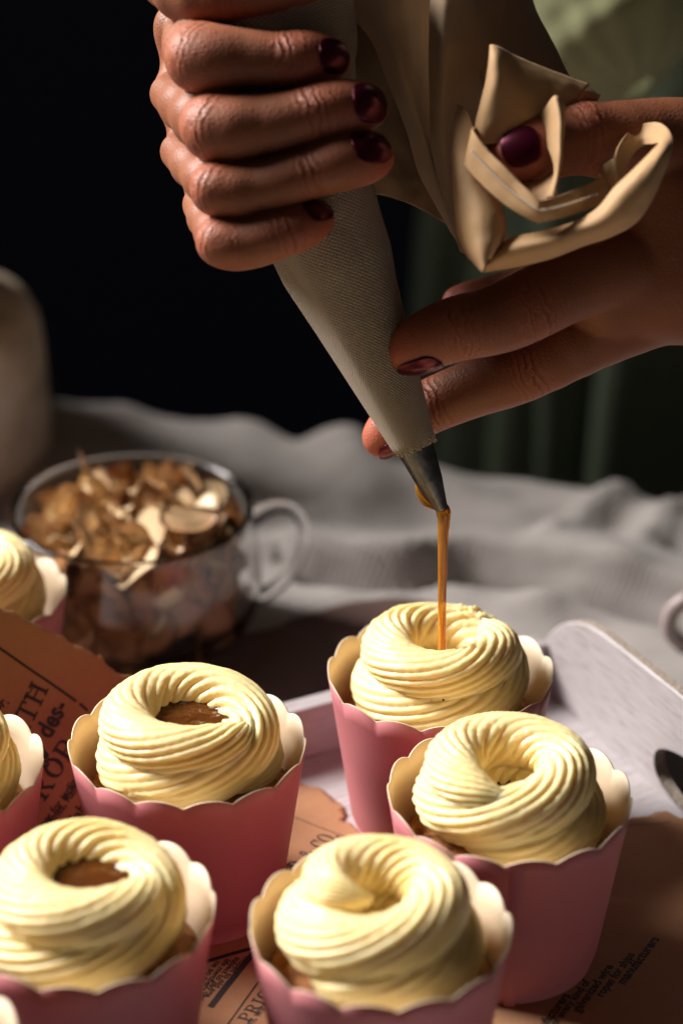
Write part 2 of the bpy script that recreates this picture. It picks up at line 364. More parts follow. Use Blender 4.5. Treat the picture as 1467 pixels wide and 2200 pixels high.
def side_board(s_in, sgn):
    """end board with a rounded top and a hand hole, standing along the tray's end"""
    L0, L1 = 0.9, V_F-0.9; mid = (L0+L1)/2; half = (L0-L1)/2
    n = 200; a = np.linspace(0, 2*np.pi, n, endpoint=False)
    zt, zb, rc = 5.05, 0.08, 4.3
    def ztop(x):
        e = half-abs(x-mid); u = (x-mid)/half
        return zt-0.25*u*u-(rc-math.sqrt(max(0, rc*rc-max(0, rc-e)**2)) if e < rc else 0)
    out = []
    for t in a:
        lo, hi = 0.0, 30.0
        for _ in range(40):
            m_ = (lo+hi)/2; x, z = mid+m_*math.cos(t), 2.3+m_*math.sin(t)
            if abs(x-mid) < half and zb < z < ztop(x): lo = m_
            else: hi = m_
        out.append((mid+lo*math.cos(t), 2.3+lo*math.sin(t)))
    hw, hz, hh = 6.6, 1.85, 1.25
    hol = [(mid+hw*math.copysign(abs(math.cos(t))**0.62, math.cos(t)), hz+hh*math.copysign(abs(math.sin(t))**0.8, math.sin(t))) for t in a]
    th = 0.45; rings = []
    rb = 0.06
    def ring(pts, off, inset):
        p = np.array(pts); c = np.array([mid, 2.7]); d = np.roll(p, -1, 0)-np.roll(p, 1, 0); nn = np.stack([d[:, 1], -d[:, 0]], 1); nn /= np.linalg.norm(nn, axis=1)[:, None]+1e-9
        q = p-nn*inset
        return np.array([tr(s_in+sgn*off, x, z) for x, z in q])
    rings = [ring(hol, 0, 0), ring(out, 0, rb), ring(out, rb, 0), ring(out, th-rb, 0), ring(out, th, rb), ring(hol, th, 0), ring(hol, th-0.02, -0.03), ring(hol, 0.05, -0.03)]
    V = np.concatenate(rings); F = gridf(len(rings), n, True, True)
    mi = [0 if i in (0,) else (1 if i in (1, 2, 3, 5, 6, 7) else 0) for i in range(len(rings)) for j in range(n)]
    uv = np.stack([(V-B0)@E2, V[:, 2]], 1)
    mi = [1 if i in (2, 3, 5, 6) else 0 for i in range(len(rings)) for j in range(n)]
    o = mk('end_board', V, F, [M_WOOD, M_RAW, M_WOOD], tray, smooth=False, midx=mi, uv=uv)
    return o
side_board(S_R+0.004, 1); side_board(S_L-0.004, -1)

# ------------------------------------------------------------------ cupcakes
CUP_H, R_T, R_B = 5.9, 3.6, 2.75
def paper_case(root, c, rot, seed, seam=None):
    n, rows = 288, 10; a = np.linspace(0, 2*np.pi, n, endpoint=False); nl = 15
    lob = np.abs(np.sin((a+rot)*nl/2))**0.75
    top = CUP_H-0.12+0.26*(lob-0.55)
    wob = 1+0.012*np.sin(2*a+seed)+0.006*np.sin(3*a+seed*2.1)
    V = []
    def row(f, off):
        h = top*f; r = (R_B+(R_T-R_B)*(h/CUP_H))*wob+off
        r = r-0.10*np.exp(-(h/0.12))            # rolled foot
        return np.stack([c[0]+r*np.cos(a), c[1]+r*np.sin(a), c[2]+h], 1)
    fs = np.linspace(0, 1, rows)
    for f in fs: V.append(row(f, 0))
    for f in fs[::-1]: V.append(row(f, -0.045)+np.array([0, 0, 0.02*(f < 1)]))
    V = np.concatenate(V); F = gridf(2*rows, n, False, True); mi = [0]*((rows-1)*n)+[1]*(rows*n)
    F.append(tuple(range(n-1, -1, -1))); mi.append(0); F.append(tuple(range((2*rows-1)*n, 2*rows*n))); mi.append(1)
    o = mk('paper_case', V, F, [M_PINK, M_CREAM], root, midx=mi)
    if seam is not None:                        # the glued lap of the paper
        sv = []
        for f in np.linspace(0.01, 0.965, 12):
            for da, of in ((-0.012, 0.003), (0.0, 0.03), (0.09, 0.03), (0.11, 0.003)):
                h = CUP_H*f; t = seam+da; r = (R_B+(R_T-R_B)*f)*(1+0.012*math.sin(2*t+seed)+0.006*math.sin(3*t+seed*2.1))+of
                sv.append((c[0]+r*math.cos(t), c[1]+r*math.sin(t), c[2]+h))
        mk('paper_lap', sv, gridf(12, 4), M_PINK, root)
    return o
def cake(root, c, seed):
    n = 72; a = np.linspace(0, 2*np.pi, n, endpoint=False); V = []
    prof = [(0.0, 4.75), (0.9, 4.72), (1.8, 4.62), (2.5, 4.45), (2.95, 4.2), (3.12, 3.9), (3.08, 3.4), (2.9, 2.0), (2.6, 0.1)]
    for r, z in prof:
        p = np.stack([r*np.cos(a), r*np.sin(a), np.full(n, z)], 1)
        nz = fbm(p*1.6+seed, 2); p[:, 2] += 0.16*nz*(z > 3.5); V.append(p+c)
    return mk('sponge', np.concatenate(V), gridf(len(prof), n, False, True), M_CAKE, root)
def frosting(root, c, seed, psi0=0.0, hole=0.86, turns=2.12, tau=1.1, tail='inner', rough=0.0, hgt=0.0):
    N, Mm = 400, 128; t = np.linspace(0, 1, N); ps = psi0-2*np.pi*turns+2*np.pi*turns*t
    f1 = 1/turns
    zb = 4.45
    R = np.interp(t, [0, .38, .60, .92, 1], [1.86, 1.86, hole+0.86, hole+0.84, hole+0.72])
    zz = np.interp(t, [0, .34, .62, 1], [0.72, 0.86, 2.02+hgt, 2.16+hgt])
    rd = np.interp(t, [0, .05, .40, .62, .90, .95, 1], [0.35, 1.02, 1.04, 0.90, 0.86, 0.70, 0.08])
    if tail == 'inner': R = R-0.55*np.clip((t-.90)/.10, 0, 1)**1.3; zz = zz+0.30*np.clip((t-.90)/.10, 0, 1)
    if tail == 'peak': R = R-0.95*np.clip((t-.86)/.14, 0, 1)**1.2; zz = zz+0.30*np.sin(np.clip((t-.84)/.16, 0, 1)*np.pi*0.62); rd = np.interp(t, [0, .05, .40, .62, .84, .93, 1], [0.35, 1.02, 1.04, 0.90, 0.86, 0.58, 0.06])
    if tail == 'outer': R = R+0.22*np.clip((t-.88)/.12, 0, 1); zz = zz+0.02
    k = np.ones(9)/9
    sm = lambda x: np.convolve(np.pad(x, 4, 'edge'), k, 'valid')
    for _ in range(3): R, zz, rd = sm(R), sm(zz), sm(rd)
    rd[-1] *= 0.4
    ph = np.linspace(0, 2*np.pi, Mm, endpoint=False)
    PS, PH = np.meshgrid(ps, ph, indexing='ij')
    ang = PH+0.35*np.sin(PH)-tau*PS+0.10*vnoise(np.stack([PS*1.3, PH*0, PH*0+seed], -1), 4)
    rib = np.abs(np.sin(ang*7.5))**0.62
    idx = np.floor(ang*7.5/np.pi)
    dep = 0.165*np.clip(0.80+0.75*vnoise(np.stack([PS*1.3+seed*3.1, np.sin(PH)*1.1, np.cos(PH)*1.1+seed], -1), 8), 0.18, 1.25)
    vary = 0.030*vnoise(np.stack([idx*3.7, PS*0.8, idx*0+seed], -1), 11)
    r = rd[:, None]*(1-dep*(1-rib)+vary)
    nzv = np.stack([R[:, None]*np.cos(PS), R[:, None]*np.sin(PS), PH], -1)
    r = r*(1+0.035*vnoise(nzv*0.9+seed, 3))
    rr = R[:, None]+r*np.cos(PH); z = zz[:, None]+r*np.sin(PH)*0.97
    qq = np.stack([rr*np.cos(PS), rr*np.sin(PS), z], -1); fine = 0.012*fbm(qq*8+seed, 14)+0.02*np.clip(vnoise(qq*5+seed, 15)-0.45, 0, 1)
    rr = rr+fine*np.cos(PH); z = z+fine*np.sin(PH)
    # broken, dry-looking bits on one side of the crest
    if rough:
        m = np.exp(-((np.mod(PS-rough+np.pi, 2*np.pi)-np.pi)/0.33)**2)*np.exp(-((PH-1.35)/0.5)**2)*(t[:, None] > 0.5)
        q = np.stack([rr*np.cos(PS), rr*np.sin(PS), z], -1)
        z = z+m*0.22*np.abs(fbm(q*7, 6)); rr = rr+m*0.08*fbm(q*8, 7)
    # squash a little and never fall through the sponge
    V = np.stack([rr*np.cos(PS), rr*np.sin(PS), np.maximum(z, -0.25)+zb], -1)
    V[..., 0] += 0.05*np.sin(V[..., 2]*1.1+seed); V[..., 1] += 0.05*np.cos(V[..., 2]*0.9+seed)
    F = gridf(N, Mm, False, True); F.append(tuple(range((N-1)*Mm, N*Mm))); F.append(tuple(range(Mm-1, -1, -1)))
    return mk('frosting', (V+c).reshape(-1, 3), F, M_FROST, root)
def caramel(root, c, z, r, seed):
    n = 48; a = np.linspace(0, 2*np.pi, n, endpoint=False); V = []
    prof = [(0.01, 0.0), (.25, -.005), (.5, -.01), (.75, -.01), (.92, .02), (1.0, .07), (1.06, .10), (1.0, -.3)]
    for q, h in prof:
        p = np.stack([r*q*np.cos(a), r*q*np.sin(a), np.full(n, z+h)], 1); p[:, 2] += 0.05*vnoise(p*1.7+seed, 1); V.append(p+c)
    return mk('caramel_filling', np.concatenate(V), gridf(len(prof), n, False, True), M_CARA, root)
GRP = 'frosted cupcakes in pink scalloped paper cases'
def cupcake(px, py, label, seed, base=FL+0.05, fill=None, seam=None, rot=0.0, **kw):
    c = G(px, py, base+CUP_H-0.1); c[2] = base
    root = empty('cupcake', c, label, 'cupcake', GRP)
    paper_case(root, c, rot, seed, seam); cake(root, c, seed); frosting(root, c, seed, **kw)
    if fill: caramel(root, c, fill[0], fill[1], seed)
    print('CUP', label[:30], c.round(1), 'w px', 2*R_T*FPX/np.dot(c+[0, 0, 5.8]-C0, CF))
    return c
cA = cupcake(945, 1440, 'pink cupcake at the back being filled with a thin stream of caramel', 1.0, psi0=1.0, tail='outer', fill=(5.62, 1.0), rough=0.95, rot=0.1)
cB = cupcake(404, 1592, 'pink cupcake beside the printed torn paper edge with dark caramel in its swirl', 2.0, psi0=-0.1, fill=(6.62, 1.2), tail='outer', hole=0.98, rot=0.3)
cC = cupcake(1094, 1703, 'pink cupcake with an unfilled swirl in front of the tray handle hole', 3.0, psi0=-1.5, tail='outer', hole=0.80, fill=(5.5, 0.95), seam=-1.62, hgt=0.1, rot=0.0)
cD = cupcake(816, 1985, 'blurred pink cupcake at the front with a curled peak and no caramel', 4.0, psi0=-1.9, tail='peak', hole=0.74, hgt=0.12, rot=0.2)
cE = cupcake(186, 1948, 'blurred pink cupcake at the front left with caramel in its swirl', 5.0, psi0=0.3, fill=(6.72, 1.14), tail='outer', hole=0.88, rot=0.15)
cF = cupcake(-163, 1645, 'pink cupcake cut off by the left edge with browned sponge showing in its case', 6.0, psi0=2.0, tail='outer', rot=0.25)
cG = cupcake(-82, 1270, 'cupcake farthest back at the left behind the torn newspaper', 7.0, base=0.1, psi0=2.0, tail='outer', rot=0.0)
cH = cupcake(-262, 2262, 'cupcake at the bottom left corner showing only the pale rim of its case', 8.0, psi0=2.0, tail='outer', rot=0.1)

# ------------------------------------------------------------------ newspaper
def bold_text(body, size, off=0.0, shear=0.0, sx=1.0):
    cu = bpy.data.curves.new('t', 'FONT'); cu.body = body; cu.size = size; cu.offset = off; cu.shear = shear; cu.fill_mode = 'FRONT'; cu.resolution_u = 3
    o = bpy.data.objects.new('t', cu); COL.objects.link(o)
    bpy.context.view_layer.update()
    me = bpy.data.meshes.new_from_object(o.evaluated_get(bpy.context.evaluated_depsgraph_get()))
    V = np.array([v.co[:] for v in me.vertices]).reshape(-1, 3)[:, :2] if len(me.vertices) else np.zeros((0, 2)); F = [tuple(p.vertices) for p in me.polygons]
    bpy.data.objects.remove(o); bpy.data.curves.remove(cu); bpy.data.meshes.remove(me)
    V = V.copy()
    if len(V): V[:, 0] *= sx
    return V, F
# slab-serif capitals: r = rectangle, l = slanted stroke, a = arc of an ellipse with thick sides
SL = 0.09
GL = {
 'M': (1.0, [('r', .1, 0, .26, 1), ('r', .74, 0, .90, 1), ('l', .18, 1, .5, .12, .15), ('l', .82, 1, .5, .12, .15), ('r', 0, 0, .36, SL), ('r', .64, 0, 1, SL), ('r', 0, 1-SL, .26, 1), ('r', .74, 1-SL, 1, 1)]),
 'I': (.46, [('r', .15, 0, .31, 1), ('r', 0, 0, .46, SL), ('r', 0, 1-SL, .46, 1)]),
 'T': (.80, [('r', .32, 0, .48, 1), ('r', .16, 0, .64, SL), ('r', 0, 1-SL, .8, 1), ('r', 0, .72, .09, 1), ('r', .71, .72, .8, 1)]),
 'H': (.92, [('r', .1, 0, .26, 1), ('r', .66, 0, .82, 1), ('r', .2, .46, .7, .55), ('r', 0, 0, .36, SL), ('r', .56, 0, .92, SL), ('r', 0, 1-SL, .36, 1), ('r', .56, 1-SL, .92, 1)]),
 'S': (.70, [('a', .35, .74, .30, .26, 20, 270, .14, .09), ('a', .35, .26, .30, .26, -160, 90, .14, .09), ('r', .58, .66, .66, .98), ('r', .04, .02, .12, .34)]),
 'R': (.95, [('r', .1, 0, .28, 1), ('a', .45, .74, .32, .26, -90, 90, .17, .08), ('r', .25, .92, .48, 1), ('r', .25, .48, .48, .56), ('l', .48, .5, .78, .06, .18), ('r', 0, 0, .40, SL), ('r', .66, 0, .95, SL), ('r', 0, 1-SL, .3, 1)]),
 'O': (.92, [('a', .46, .5, .44, .5, 0, 360, .19, .07)]),
 'P': (.85, [('r', .1, 0, .28, 1), ('a', .45, .72, .34, .28, -90, 90, .17, .08), ('r', .25, .92, .48, 1), ('r', .25, .44, .48, .52), ('r', 0, 0, .42, SL), ('r', 0, 1-SL, .3, 1)]),
 'C': (.80, [('a', .44, .5, .42, .5, 45, 315, .19, .08), ('r', .68, .66, .78, .98), ('r', .68, .02, .78, .3)]),
 'D': (.9, [('r', .1, 0, .28, 1), ('a', .4, .5, .46, .5, -90, 90, .18, .08), ('r', 0, 0, .44, SL), ('r', 0, 1-SL, .44, 1)]),
 '&': (.95, [('a', .42, .76, .22, .24, 0, 360, .12, .08), ('a', .38, .25, .34, .27, 60, 350, .15, .09), ('l', .26, .66, .84, .02, .14), ('l', .70, .22, .86, .5, .09), ('r', .70, .46, .95, .53)]),
 'E': (.82, [('r', .1, 0, .27, 1), ('r', 0, 0, .8, SL), ('r', 0, 1-SL, .76, 1), ('r', .2, .46, .55, .54), ('r', .71, 0, .8, .3), ('r', .68, .72, .76, 1)]),
 '.': (.28, [('a', .12, .1, .11, .11, 0, 360, .11, .11)]), '-': (.4, [('r', .04, .38, .36, .50)]), ' ': (.4, [])}
def slab(txt, size, sx=1.0, gap=.10):
    V, F = [], []; x = 0
    for ch in txt:
        wd, st = GL[ch]
        for s in st:
            b = len(V)
            if s[0] == 'r': V += [(x+s[1], s[2]), (x+s[3], s[2]), (x+s[3], s[4]), (x+s[1], s[4])]; F.append((b, b+1, b+2, b+3))
            elif s[0] == 'l':
                h = s[5]/2; V += [(x+s[1]-h, s[2]), (x+s[3]-h, s[4]), (x+s[3]+h, s[4]), (x+s[1]+h, s[2])]; F.append((b, b+1, b+2, b+3))
            else:
                _, cx, cy, rx, ry, a0, a1, tk, tn = s; n = 20
                for i in range(n+1):
                    t = math.radians(a0+(a1-a0)*i/n); V += [(x+cx+rx*math.cos(t), cy+ry*math.sin(t)), (x+cx+(rx-tk)*math.cos(t), cy+(ry-tn)*math.sin(t))]
                F += [(b+2*i, b+2*i+2, b+2*i+3, b+2*i+1) for i in range(n)]
        x += wd+gap
    return np.array(V)*np.array([size*sx, size]), F
def rule(L, wd, n=24):
    V = []
    for i in range(n+1): V += [(L*i/n, -wd/2), (L*i/n, wd/2)]
    return np.array(V), [(2*i, 2*i+2, 2*i+3, 2*i+1) for i in range(n)]

class Paper:
    """a printed sheet: pos(s,v) bends it, s and v are centimetres on the paper"""
    def __init__(self, poly, pos, label, seed, step=0.16):
        self.pos = pos; poly = np.array(poly, float)
        # torn outline: resample and jitter
        L = []
        for i in range(len(poly)):
            a, b = poly[i], poly[(i+1) % len(poly)]; n = max(2, int(np.linalg.norm(b-a)/0.12))
            for k in range(n): L.append(a+(b-a)*k/n)
        L = np.array(L); L += 0.15*np.stack([fbm(np.c_[L*1.7, L[:, :1]*0+seed], 1, 5), fbm(np.c_[L*1.7, L[:, :1]*0+seed+9], 2, 5)], 1)
        bm = bmesh.new(); lo, hi = L.min(0), L.max(0)
        vs = [bm.verts.new((p[0], p[1], 0)) for p in L]; bm.faces.new(vs)
        for ax in (0, 1):
            x = lo[ax]+step
            while x < hi[ax]:
                co = [0, 0, 0]; no = [0, 0, 0]; co[ax] = x; no[ax] = 1
                bmesh.ops.bisect_plane(bm, geom=bm.verts[:]+bm.edges[:]+bm.faces[:], plane_co=co, plane_no=no); x += 0.25
        bmesh.ops.triangulate(bm, faces=[f for f in bm.faces if len(f.verts) > 4])
        bm.verts.ensure_lookup_table(); bm.verts.index_update()
        uv = np.array([v.co[:2] for v in bm.verts]); F = [tuple(v.index for v in f.verts) for f in bm.faces]; bm.free()
        V = pos(uv[:, 0], uv[:, 1])
        self.o = mk('newspaper_sheet', V, F, M_KRAFT, origin=V.mean(0)*[1, 1, 0]+[0, 0, V[:, 2].min()], uv=uv)
        setp(self.o, label, 'newspaper', 'torn brown newspaper sheets lining the tray')
        m = self.o.modifiers.new('t', 'SOLIDIFY'); m.thickness = 0.012*CM; m.offset = -1
        self.iv, self.if_ = [], []
    def put(self, shape, s, v, ang=0.0):
        V, F = shape
        if not len(V): return
        a = math.radians(ang); q = np.stack([s+V[:, 0]*math.cos(a)-V[:, 1]*math.sin(a), v+V[:, 0]*math.sin(a)+V[:, 1]*math.cos(a)], 1)
        b = len(self.iv); self.iv += q.tolist(); self.if_ += [tuple(i+b for i in f) for f in F]
    def done(self):
        q = np.array(self.iv); e = 1e-3
        p = self.pos(q[:, 0], q[:, 1]); n = np.cross(self.pos(q[:, 0]+e, q[:, 1])-p, self.pos(q[:, 0], q[:, 1]+e)-p); n /= np.linalg.norm(n, axis=1)[:, None]
        mk('print', p+n*0.022, self.if_, M_INK, self.o, smooth=False)
def to_sv_floor(px, py, z=FL+0.03):
    g = G(px, py, z)-B0; return float(g@E1), float(g@E2)
LEAN = math.radians(30)
VB = -3.3                                       # where the sheet leaves the floor
def rise_pos(s, v, lean=LEAN, vb=VB, bend=2.6):
    """flat on the floor, then bending up against the tray's back wall"""
    v = np.asarray(v, float); s = np.asarray(s, float)
    x = v-vb; mx = math.pi/2-lean; rad = bend/mx
    th = np.clip(x/bend, 0, 1)*mx; over = np.maximum(x-bend, 0)
    back = np.where(x < 0, x, rad*np.sin(th)+over*math.cos(mx)); up = np.where(x < 0, 0, rad*(1-np.cos(th))+over*math.sin(mx))
    wv = 0.10*fbm(np.stack([s*0.35, v*0.35, v*0], -1), 21)
    return B0+np.outer(s, E1)+np.outer(vb+back+wv*np.clip(x/3, 0, 1), E2)+np.outer(FL+0.03+up+0.02*(1+wv*4), UP)
def solve_rise(px, py):                          # paper coordinates seen at a pixel (rising part)
    best = None; r = CR*(px-733.5)/FPX-CU*(py-1100)/FPX+CF
    ss, vv = np.meshgrid(np.linspace(-22, 6, 281), np.linspace(-6, 12, 181), indexing='ij')
    p = rise_pos(ss.ravel(), vv.ravel())-C0; d = p@CF
    ex = (p@CR)/d*FPX+733.5-px; ey = -(p@CU)/d*FPX+1100-py
    i = int(np.argmin(ex**2+ey**2)); return ss.ravel()[i], vv.ravel()[i]
edge_px = [(-260, 1180), (-120, 1255), (0, 1300), (60, 1330), (100, 1352), (132, 1362), (150, 1372), (190, 1402), (215, 1412), (240, 1440), (262, 1450), (300, 1470), (360, 1500), (430, 1540)]
edge = [solve_rise(*p) for p in edge_px]
f1, f2 = to_sv_floor(520, 1760), to_sv_floor(300, 2150)
poly = [(edge[0][0], -16.0), (f2[0], -15.0), f2, f1]+edge[::-1]
pp = Paper(poly, rise_pos, 'torn brown newspaper sheet with large capitals standing against the back left of the tray', 3.0)
def line_from_px(a, b, shape_fn, solve=solve_rise, up=1):
    (s0, v0), (s1, v1) = solve(*a), solve(*b); return s0, v0, math.degrees(math.atan2(v1-v0, s1-s0)), math.hypot(s1-s0, v1-v0)
def put_px(pap, a, b, txt, kind, hgt, solve=solve_rise, **kw):
    """print running from pixel a to pixel b on the sheet, hgt = letter height / run length"""
    s, v, an, L = line_from_px(a, b, None, solve)
    if kind == 'rule': pap.put(rule(L, hgt), s, v, an); return
    if kind == 'slab': V, F = slab(txt, 1.0, kw.get('sx', 1.0))
    else: V, F = bold_text(txt, 1.0, kw.get('off', 0.02), kw.get('shear', 0.0))
    V = V.copy(); wd = V[:, 0].max()
    V[:, 0] *= L/wd; V[:, 1] *= hgt*L/wd if kind != 'slab' else hgt*L/wd
    pap.put((V, F), s, v, an)
put_px(pp, (-10, 1390), (163, 1507), '', 'rule', 0.09)
put_px(pp, (171, 1513), (190, 1526), '', 'rule', 0.09)
put_px(pp, (28, 1540), (75, 1470), '', 'rule', 0.035)
put_px(pp, (24, 1662), (105, 1482), 'SMITH', 'slab', 0.95)      # runs up the sheet; the S is behind the case
put_px(pp, (60, 1680), (150, 1520), 'very des-', 'text', 1.15, off=0.03)
put_px(pp, (100, 1652), (112, 1626), 'of', 'text', 1.2, off=0.03)
put_px(pp, (94, 1722), (170, 1605), 'ROP', 'slab', 0.95)
put_px(pp, (-5, 1530), (18, 1508), 'or.', 'text', 1.0, off=0.02)
put_px(pp, (80, 1800), (178, 1660), 'Ropes for inclined', 'text', 1.2, off=0.015)
put_px(pp, (112, 1778), (195, 1660), 'Mines, Railways', 'text', 1.2, off=0.015)
put_px(pp, (157, 1788), (205, 1715), 'Cable', 'text', 1.1, off=0.012)
for i in range(7):                               # small print hidden between the cases
    put_px(pp, (200+i*34, 1810+i*14), (290+i*34, 1690+i*14), 'suspension and running rigging', 'text', 1.1, off=0.01)
pp.done()
# the sheet on the tray floor between the cases
def floor_pos2(s, v):
    s = np.asarray(s, float); v = np.asarray(v, float)
    h = 0.06+0.05*fbm(np.stack([s*0.3, v*0.3, s*0], -1), 31)
    return B0+np.outer(s, E1)+np.outer(v, E2)+np.outer(FL+0.03+np.abs(h), UP)
fl = lambda px, py: to_sv_floor(px, py, FL+0.09)
poly = [fl(*p) for p in [(560, 1610), (610, 1650), (655, 1682), (680, 1692), (700, 1705), (722, 1715), (738, 1735), (745, 1765), (765, 1790), (900, 1850), (1110, 1980), (1180, 2260), (820, 2480), (380, 2380), (330, 1850)]]
p2 = Paper(poly, floor_pos2, 'torn brown newspaper sheet lying flat between the cases printed & CO.', 5.0)
put_px(p2, (600, 1745), (760, 1805), '', 'rule', 0.03, fl)
put_px(p2, (650, 1874), (730, 1797), 'D & CO.', 'slab', 1.45, fl)
put_px(p2, (652, 1792), (659, 1776), '-', 'slab', 1.1, fl)
put_px(p2, (452, 2163), (548, 2043), '', 'rule', 0.20, fl)
put_px(p2, (478, 2215), (556, 2108), '', 'rule', 0.05, fl)
put_px(p2, (430, 2070), (560, 2030), '', 'rule', 0.16, fl)  # not lettering: dark strip painted as the shadow under a cupcake's edge
for i, tx in enumerate(['entitled to old age', 'subject to pay only', 'life members and so', 'ne so to old pay an']):
    put_px(p2, (530-i*22, 2052+i*4), (440-i*20, 2140+i*12), tx, 'text', 0.85, fl, off=0.02)
put_px(p2, (536, 2196), (600, 2120), 'PRICE', 'slab', 1.0, fl)
for i in range(6): put_px(p2, (520+i*40, 2230+i*14), (640+i*40, 2080+i*14), 'patent wire rope works', 'text', 1.1, fl, off=0.012)
p2.done()
# the sheet curling up at the right end board
VR = S_R-1.6
def rise_right(s, v):                            # here s runs across (towards the board), v along it
    s = np.asarray(s, float); v = np.asarray(v, float); x = s-VR; mx = math.radians(66); bend = 2.4; rad = bend/mx
    th = np.clip(x/bend, 0, 1)*mx; over = np.maximum(x-bend, 0)
    dx = np.where(x < 0, x, rad*np.sin(th)+over*math.cos(mx)); up = np.where(x < 0, 0, rad*(1-np.cos(th))+over*math.sin(mx))
    wv = 0.12*fbm(np.stack([s*0.3, v*0.3, s*0], -1), 41)
    return B0+np.outer(VR+dx, E1)+np.outer(v, E2)+np.outer(FL+0.17+up+wv*np.clip((x+3)/4, 0.2, 1), UP)
def solve_right(px, py):
    ss, vv = np.meshgrid(np.linspace(VR-12, VR+9, 211), np.linspace(-26, 2, 281), indexing='ij')
    p = rise_right(ss.ravel(), vv.ravel())-C0; d = p@CF
    i = int(np.argmin(((p@CR)/d*FPX+733.5-px)**2+(-(p@CU)/d*FPX+1100-py)**2)); return ss.ravel()[i], vv.ravel()[i]
poly = [solve_right(*p) for p in [(1290, 1790), (1335, 1765), (1352, 1757), (1375, 1760), (1400, 1750), (1440, 1745), (1455, 1748), (1500, 1775), (1560, 1820)]]
poly += [(poly[-1][0], -25), (VR-9, -25), solve_right(1000, 2260), solve_right(1120, 2060), solve_right(1200, 1850)]
p3 = Paper(poly, rise_right, 'shaded brown newspaper sheet curling up against the right end board of the tray', 8.0)
for i in range(5):
    put_px(p3, (1150+i*48, 2235-i*30), (1222+i*48, 2140-i*30), ['manufacturers', 'of every kind of', 'galvanized wire', 'ropes for ships'][i % 4], 'text', 1.0, solve_right, off=0.03)
for i in range(0):
    put_px(p3, (1190+i*34, 2240-i*24), (1245+i*34, 2170-i*24), ['london and', 'estab. 1840', 'merchants'][i % 3], 'text', 1.0, solve_right, off=0.03)
put_px(p3, (1345, 1775), (1440, 1765), '', 'rule', 0.03, solve_right)
p3.done()

# ------------------------------------------------------------------ mug of almond flakes
MZ = 5.75; mc = G(282, 1087, MZ); mc = np.array([mc[0], mc[1], 0.55])
mr = 262/FPX*np.dot(np.array([mc[0], mc[1], MZ])-C0, CF)
hM = MZ-mc[2]
mug = empty('glass_mug', mc, 'round clear glass mug filled with toasted almond flakes', 'mug')
prof = [(0.01, 0.02), (mr-1.4, 0.0), (mr-0.7, 0.12), (mr-0.15, 0.55), (mr+0.22, 1.4), (mr+0.28, 2.4), (mr+0.15, 3.6), (mr-0.02, hM-0.35), (mr+0.02, hM-0.08), (mr-0.06, hM), (mr-0.2, hM-0.05), (mr-0.26, hM-0.35), (mr-0.10, 3.6), (mr+0.02, 2.4), (mr-0.05, 1.5), (mr-0.45, 0.85), (mr-1.2, 0.5), (0.01, 0.45)]
V, F = lathe(catmull(prof, 70), mc, 96); F.append(tuple(range(96))); F.append(tuple(range(69*96, 70*96))); mk('glass_body', V, F, M_GLASS, mug, closed=True)
hd = np.array([math.cos(math.radians(12)), math.sin(math.radians(12)), 0])
hp = [mc+hd*(mr-0.05)+UP*(hM-1.0), mc+hd*(mr+0.9)+UP*(hM-0.62), mc+hd*(mr+1.75)+UP*(hM-0.95), mc+hd*(mr+2.0)+UP*(hM-2.2), mc+hd*(mr+1.5)+UP*(hM-3.5), mc+hd*(mr+0.7)+UP*(hM-4.2), mc+hd*(mr+0.1)+UP*(hM-4.4)]
V, F = tube(hp, [0.40, .30, .27, .26, .26, .30, .38], 48, 20); mk('handle', V, F, M_GLASS, mug, closed=True)
def flake_mesh(seed, L, W, curl, mat=None):
    r = np.random.default_rng(seed); n, rr = 28, 5; a = np.linspace(0, 2*np.pi, n, endpoint=False); V, ed = [], []
    for sgn in (1, -1):
        for q in np.linspace(0.02, 1, rr):
            x = q*np.cos(a)*L*(1+0.05*np.sin(3*a+seed)); y = q*np.sin(a)*W*(1-0.28*np.cos(a)); 
            z = curl*(x*x)/L+0.35*curl*y+0.06*np.sin(x*3+seed)+sgn*0.055*(1-q**6*0.9)
            V.append(np.stack([x, y, z], 1)); ed.append(np.full(n, q**8))
    V = np.concatenate(V); F = gridf(rr, n, False, True)+[tuple(i for i in f[::-1]) for f in gridf(rr, n, False, True, rr*n)]
    F += [((rr-1)*n+i, (rr-1)*n+(i+1) % n, (2*rr-1)*n+(i+1) % n, (2*rr-1)*n+i) for i in range(n)]
    me = bpy.data.meshes.new('almond_flake'); me.from_pydata((V*CM).tolist(), [], F); me.materials.append(mat or M_ALM)
    me.polygons.foreach_set('use_smooth', np.ones(len(F), bool)); at = me.attributes.new('edge', 'FLOAT', 'POINT'); at.data.foreach_set('value', np.concatenate(ed).astype(np.float32)); me.update()
    return me
FM = [flake_mesh(i, 1.12+0.13*(i % 3), 0.66+0.08*(i % 2), (0.05, -0.10, 0.14, 0.03, -0.05, 0.18)[i]) for i in range(6)]
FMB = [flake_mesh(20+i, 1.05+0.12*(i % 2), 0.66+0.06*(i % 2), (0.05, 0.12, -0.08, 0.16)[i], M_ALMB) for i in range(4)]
def flake(mesh, loc, rot, label):
    o = bpy.data.objects.new('almond_flake', mesh); COL.objects.link(o); o.location = Vector(loc)*CM; o.rotation_euler = rot
    return setp(o, label, 'almond flake', 'almond flakes heaped in the glass mug')
ra = random.Random(11)
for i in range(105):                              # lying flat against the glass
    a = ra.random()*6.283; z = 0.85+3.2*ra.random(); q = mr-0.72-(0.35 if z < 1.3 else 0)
    flake(FMB[i % 4], mc+np.array([q*math.cos(a), q*math.sin(a), z]), (math.pi/2+ra.gauss(0, 0.30), ra.random()*6.28, a+math.pi/2+ra.gauss(0, 0.22)), 'brown almond flake pressed flat against the inside of the glass mug')
